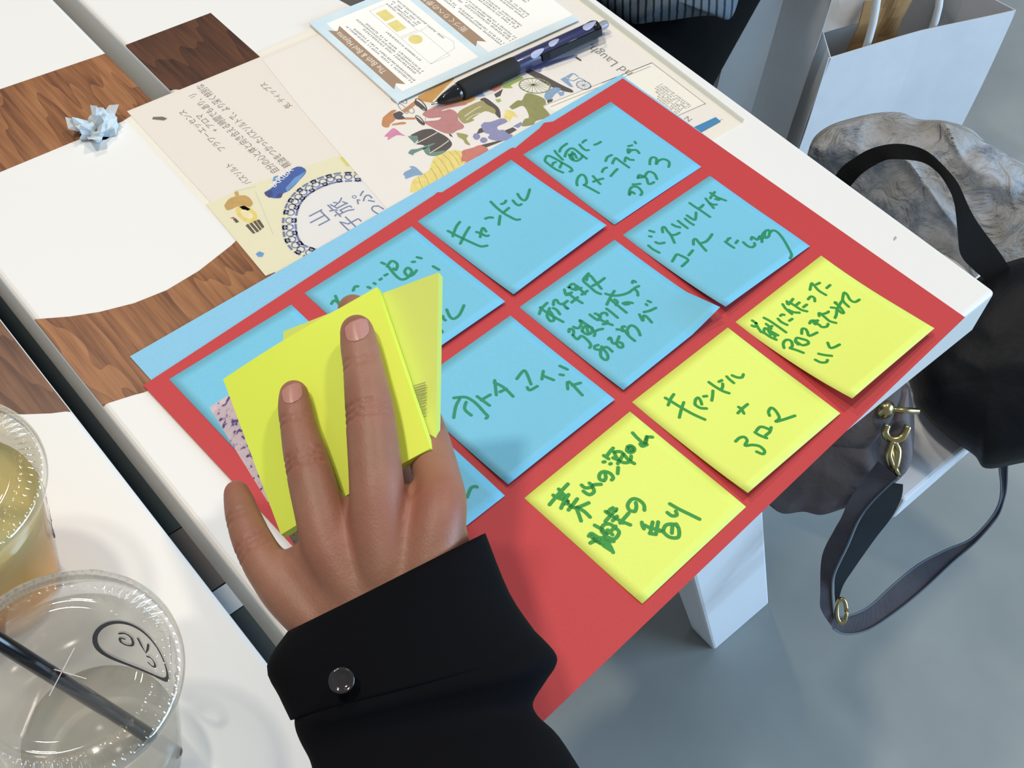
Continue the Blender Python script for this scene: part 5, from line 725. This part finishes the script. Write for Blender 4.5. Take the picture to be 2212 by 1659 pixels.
# paper bags standing on the floor
def paper_bag(name, tl, tr, depth, hgt, label, m, flip=1):
    tl = Vector(tl); tr = Vector(tr); u_ = (tr-tl); w = u_.length; u_.normalize(); v_ = Vector((-u_.y, u_.x, 0))
    t = empty(name, (tl.x, tl.y, 0)); tag(t, label, 'paper bag', 'white paper carrier bags on the floor')
    def panel(nm, p0, p1, top0, top1, crease, seed):
        n, k = 16, 18; V = []; F = []; nn = (p1-p0).normalized().cross(Vector((0, 0, 1)))
        for j in range(k+1):
            for i in range(n+1):
                a_, b_ = i/n, j/n if False else j/k
                p = p0.lerp(p1, a_); z = b_*(top0*(1-a_)+top1*a_)
                q = Vector((p.x, p.y, z)); wv = mnoise.noise(Vector((a_*1.6+seed, b_*2.2, seed)))*.006*min(1, b_*3)
                cr = -crease*max(0, 1-abs(a_-.5)*2)*b_*.9
                V.append(q + nn*(wv+cr))
        for j in range(k):
            for i in range(n): F.append((j*(n+1)+i, j*(n+1)+i+1, (j+1)*(n+1)+i+1, (j+1)*(n+1)+i))
        o = mesh(nm, V, F, m, t, False); so = o.modifiers.new('s', 'SOLIDIFY'); so.thickness = .0012; return o
    f0 = Vector((tl.x, tl.y, 0)); f1 = Vector((tr.x, tr.y, 0)); b0_ = f0+v_*depth; b1_ = f1+v_*depth
    panel('front_panel', f0, f1, hgt, hgt, .012 if depth < .05 else .004, 1.3); panel('side_panel', f1, b1_, hgt, hgt, .03, 2.1); panel('back_panel', b1_, b0_, hgt, hgt, 0, 3.7); panel('side_panel', b0_, f0, hgt, hgt, .03, 4.9)
    prism('bottom_panel', [(q.x, q.y) for q in (f0, f1, b1_, b0_)], .0005, .0015, m, t)
    return t, u_, v_, f0, w
kr = mat('white_kraft', (222, 222, 222), .7, noise=(25, .03), bump=(60, .1, .002)); kr2 = mat('grey_white_kraft', (196, 196, 194), .7, noise=(25, .03), bump=(60, .1, .002))
t2, u2, v2, f2, w2 = paper_bag('paper_bag', G['bag2'][0], G['bag2'][1], .12, .34, 'bluish white paper carrier bag with cord handles and brown paper inside', kr)
for s in (0.245, .59):
    q = f2 + u2*(w2*s) + v2*.014
    tube('cord_handle', smooth_path([Vector((q.x, q.y, .30)), Vector((q.x, q.y, .36))+v2*.004, Vector((q.x, q.y, .43))+v2*.03+u2*(.01 if s < .5 else -.01), Vector((q.x, q.y, .50))+v2*.05+u2*(.05 if s < .5 else -.05)], 4), .0045, mat('cord_white', (226, 228, 228), .8), t2, 10)
def crumple(name, o, ux_, uy_, w, h, m, amp, seed, label=None, cat=None, parent=None):
    n = 14; V = []; F = []; nn = ux_.cross(uy_)
    for l in (0, 1):
        for j in range(n+1):
            for i in range(n+1):
                a_, b_ = i/n, j/n; V.append(o + ux_*(w*(a_-.5)) + uy_*(h*b_) + nn*(amp*mnoise.noise(Vector((a_*4+seed, b_*4, seed))) - .0015*l))
    ix = lambda l, i, j: l*(n+1)**2 + j*(n+1) + i
    for j in range(n):
        for i in range(n):
            F.append((ix(0, i, j), ix(0, i+1, j), ix(0, i+1, j+1), ix(0, i, j+1))); F.append((ix(1, i, j), ix(1, i, j+1), ix(1, i+1, j+1), ix(1, i+1, j)))
    for i in range(n):
        for p_, q_ in (((i, 0), (i+1, 0)), ((i+1, n), (i, n)), ((0, i+1), (0, i)), ((n, i), (n, i+1))): F.append((ix(0, *p_), ix(1, *p_), ix(1, *q_), ix(0, *q_)))
    o_ = mesh(name, V, F, m, parent); tag(o_, label, cat); return o_
UP = Vector((0, 0, 1))
crumple('kraft_wrap', f2+u2*(w2*.43)+v2*.055+UP*.14, u2, UP, .075, .22, mat('kraft_brown', (178, 136, 86), .7, noise=(30, .1)), .008, 2.2, 'crumpled brown kraft paper sticking out of the bluish white bag', 'paper')
pk = [Vector(q) for q in G['packet']]
ip = crumple('inner_packet', (pk[3]+pk[2])/2, (pk[2]-pk[3]).normalized(), ((pk[0]+pk[1])/2-(pk[3]+pk[2])/2).normalized(), (pk[2]-pk[3]).length, .12, mat('packet_white', (236, 234, 230), .6), .006, 5.1, 'flat white paper packet sticking out of the bluish white bag', 'packet')
t1, u1, v1, f1_, w1 = paper_bag('paper_bag', G['bag1'][0], G['bag1'][1], .035, .42, 'greyish white paper bag beside the black trousers', kr2)
# seated person at the table's far side
ps_ = empty('person', G['trousers']['o']); tag(ps_, 'seated person in black trousers and striped blue shirt, only the lap visible', 'person')
LA, LB, LS = [Vector(q) for q in G['lap']]
ld = (LB-LA); ld.z = 0; ld.normalize(); lp = Vector((-ld.y, ld.x, 0))
bm = bmesh.new()
hipc = LB + ld*.20
for off in (.070, .228):
    hip = LB + ld*.12 + lp*off; knee = LA - ld*.22 + lp*(off+.01)
    hip.z = .50; knee.z = .47
    pts = smooth_path([hip+ld*.10, hip, hip.lerp(knee, .35), hip.lerp(knee, .75), knee, knee+Vector((0, 0, -.05))-ld*.01, Vector((knee.x, knee.y, .28))+ld*.0, Vector((knee.x, knee.y, .03))+ld*.02], 4)
    n_ = len(pts); tube('', pts, [.095-.045*min(1, i/(n_*.8)) for i in range(n_)], None, None, 18, True, bm)
pel = LB + ld*.19 + lp*.15
tube('', [Vector((pel.x, pel.y, .46))-lp*.10, Vector((pel.x, pel.y, .50)), Vector((pel.x, pel.y, .46))+lp*.10], [.10, .115, .10], None, None, 18, True, bm)
me = bpy.data.meshes.new('trousers_raw'); bm.to_mesh(me); bm.free(); raw = bpy.data.objects.new('trousers_raw', me); COL.objects.link(raw)
md = raw.modifiers.new('r', 'REMESH'); md.mode = 'VOXEL'; md.voxel_size = .008; ms = raw.modifiers.new('s', 'SMOOTH'); ms.factor = .5; ms.iterations = 6
dg = bpy.context.evaluated_depsgraph_get(); tm = bpy.data.meshes.new_from_object(raw.evaluated_get(dg)); bpy.data.objects.remove(raw); tm.name = 'trousers'; tm.materials.clear()
link('trousers', tm, mat('black_trousers', (5, 6, 7), .9, spec=.1), ps_, True)
for off in (.070, .228):
    knee = LA - ld*.22 + lp*(off+.01); q = Vector((knee.x, knee.y, .035))
    tube('shoe', [q+ld*.06, q+ld*.02, q-ld*.06, q-ld*.14, q-ld*.17], [.025, .034, .034, .028, .012], mat('shoe_black', (18, 18, 20), .5), ps_, 14)
def stripes():
    M = bpy.data.materials.new('striped_shirt'); M.use_nodes = True; N = M.node_tree.nodes; L = M.node_tree.links; b_ = N['Principled BSDF']; b_.inputs['Roughness'].default_value = .8
    tc = N.new('ShaderNodeTexCoord'); w = N.new('ShaderNodeTexWave'); w.bands_direction = 'X'; w.inputs['Scale'].default_value = 47; w.inputs['Distortion'].default_value = .6; w.inputs['Detail Scale'].default_value = 3; L.new(tc.outputs['Object'], w.inputs['Vector'])
    r = N.new('ShaderNodeValToRGB'); r.color_ramp.elements[0].position = .12; r.color_ramp.elements[0].color = lin((18, 28, 38)); r.color_ramp.elements[1].position = .3; r.color_ramp.elements[1].color = lin((96, 110, 122))
    L.new(w.outputs['Fac'], r.inputs['Fac']); L.new(r.outputs['Color'], b_.inputs['Base Color']); return M
pillow('shirt', G['shirt'], .03, .03, stripes(), ps_, wr=(.004, 14), seed=8)
sc0 = LB + ld*.19 + lp*.15
torso = [((sc0.x, sc0.y, z), tuple(lp*w), tuple(ld*d_)) for z, w, d_ in ((.52, .19, .125), (.60, .185, .12), (.75, .18, .115), (.90, .19, .115), (1.02, .17, .10), (1.08, .08, .07))]
loft('shirt_body', torso, bpy.data.materials['striped_shirt'], ps_, 1.0, 40, 3, .004)
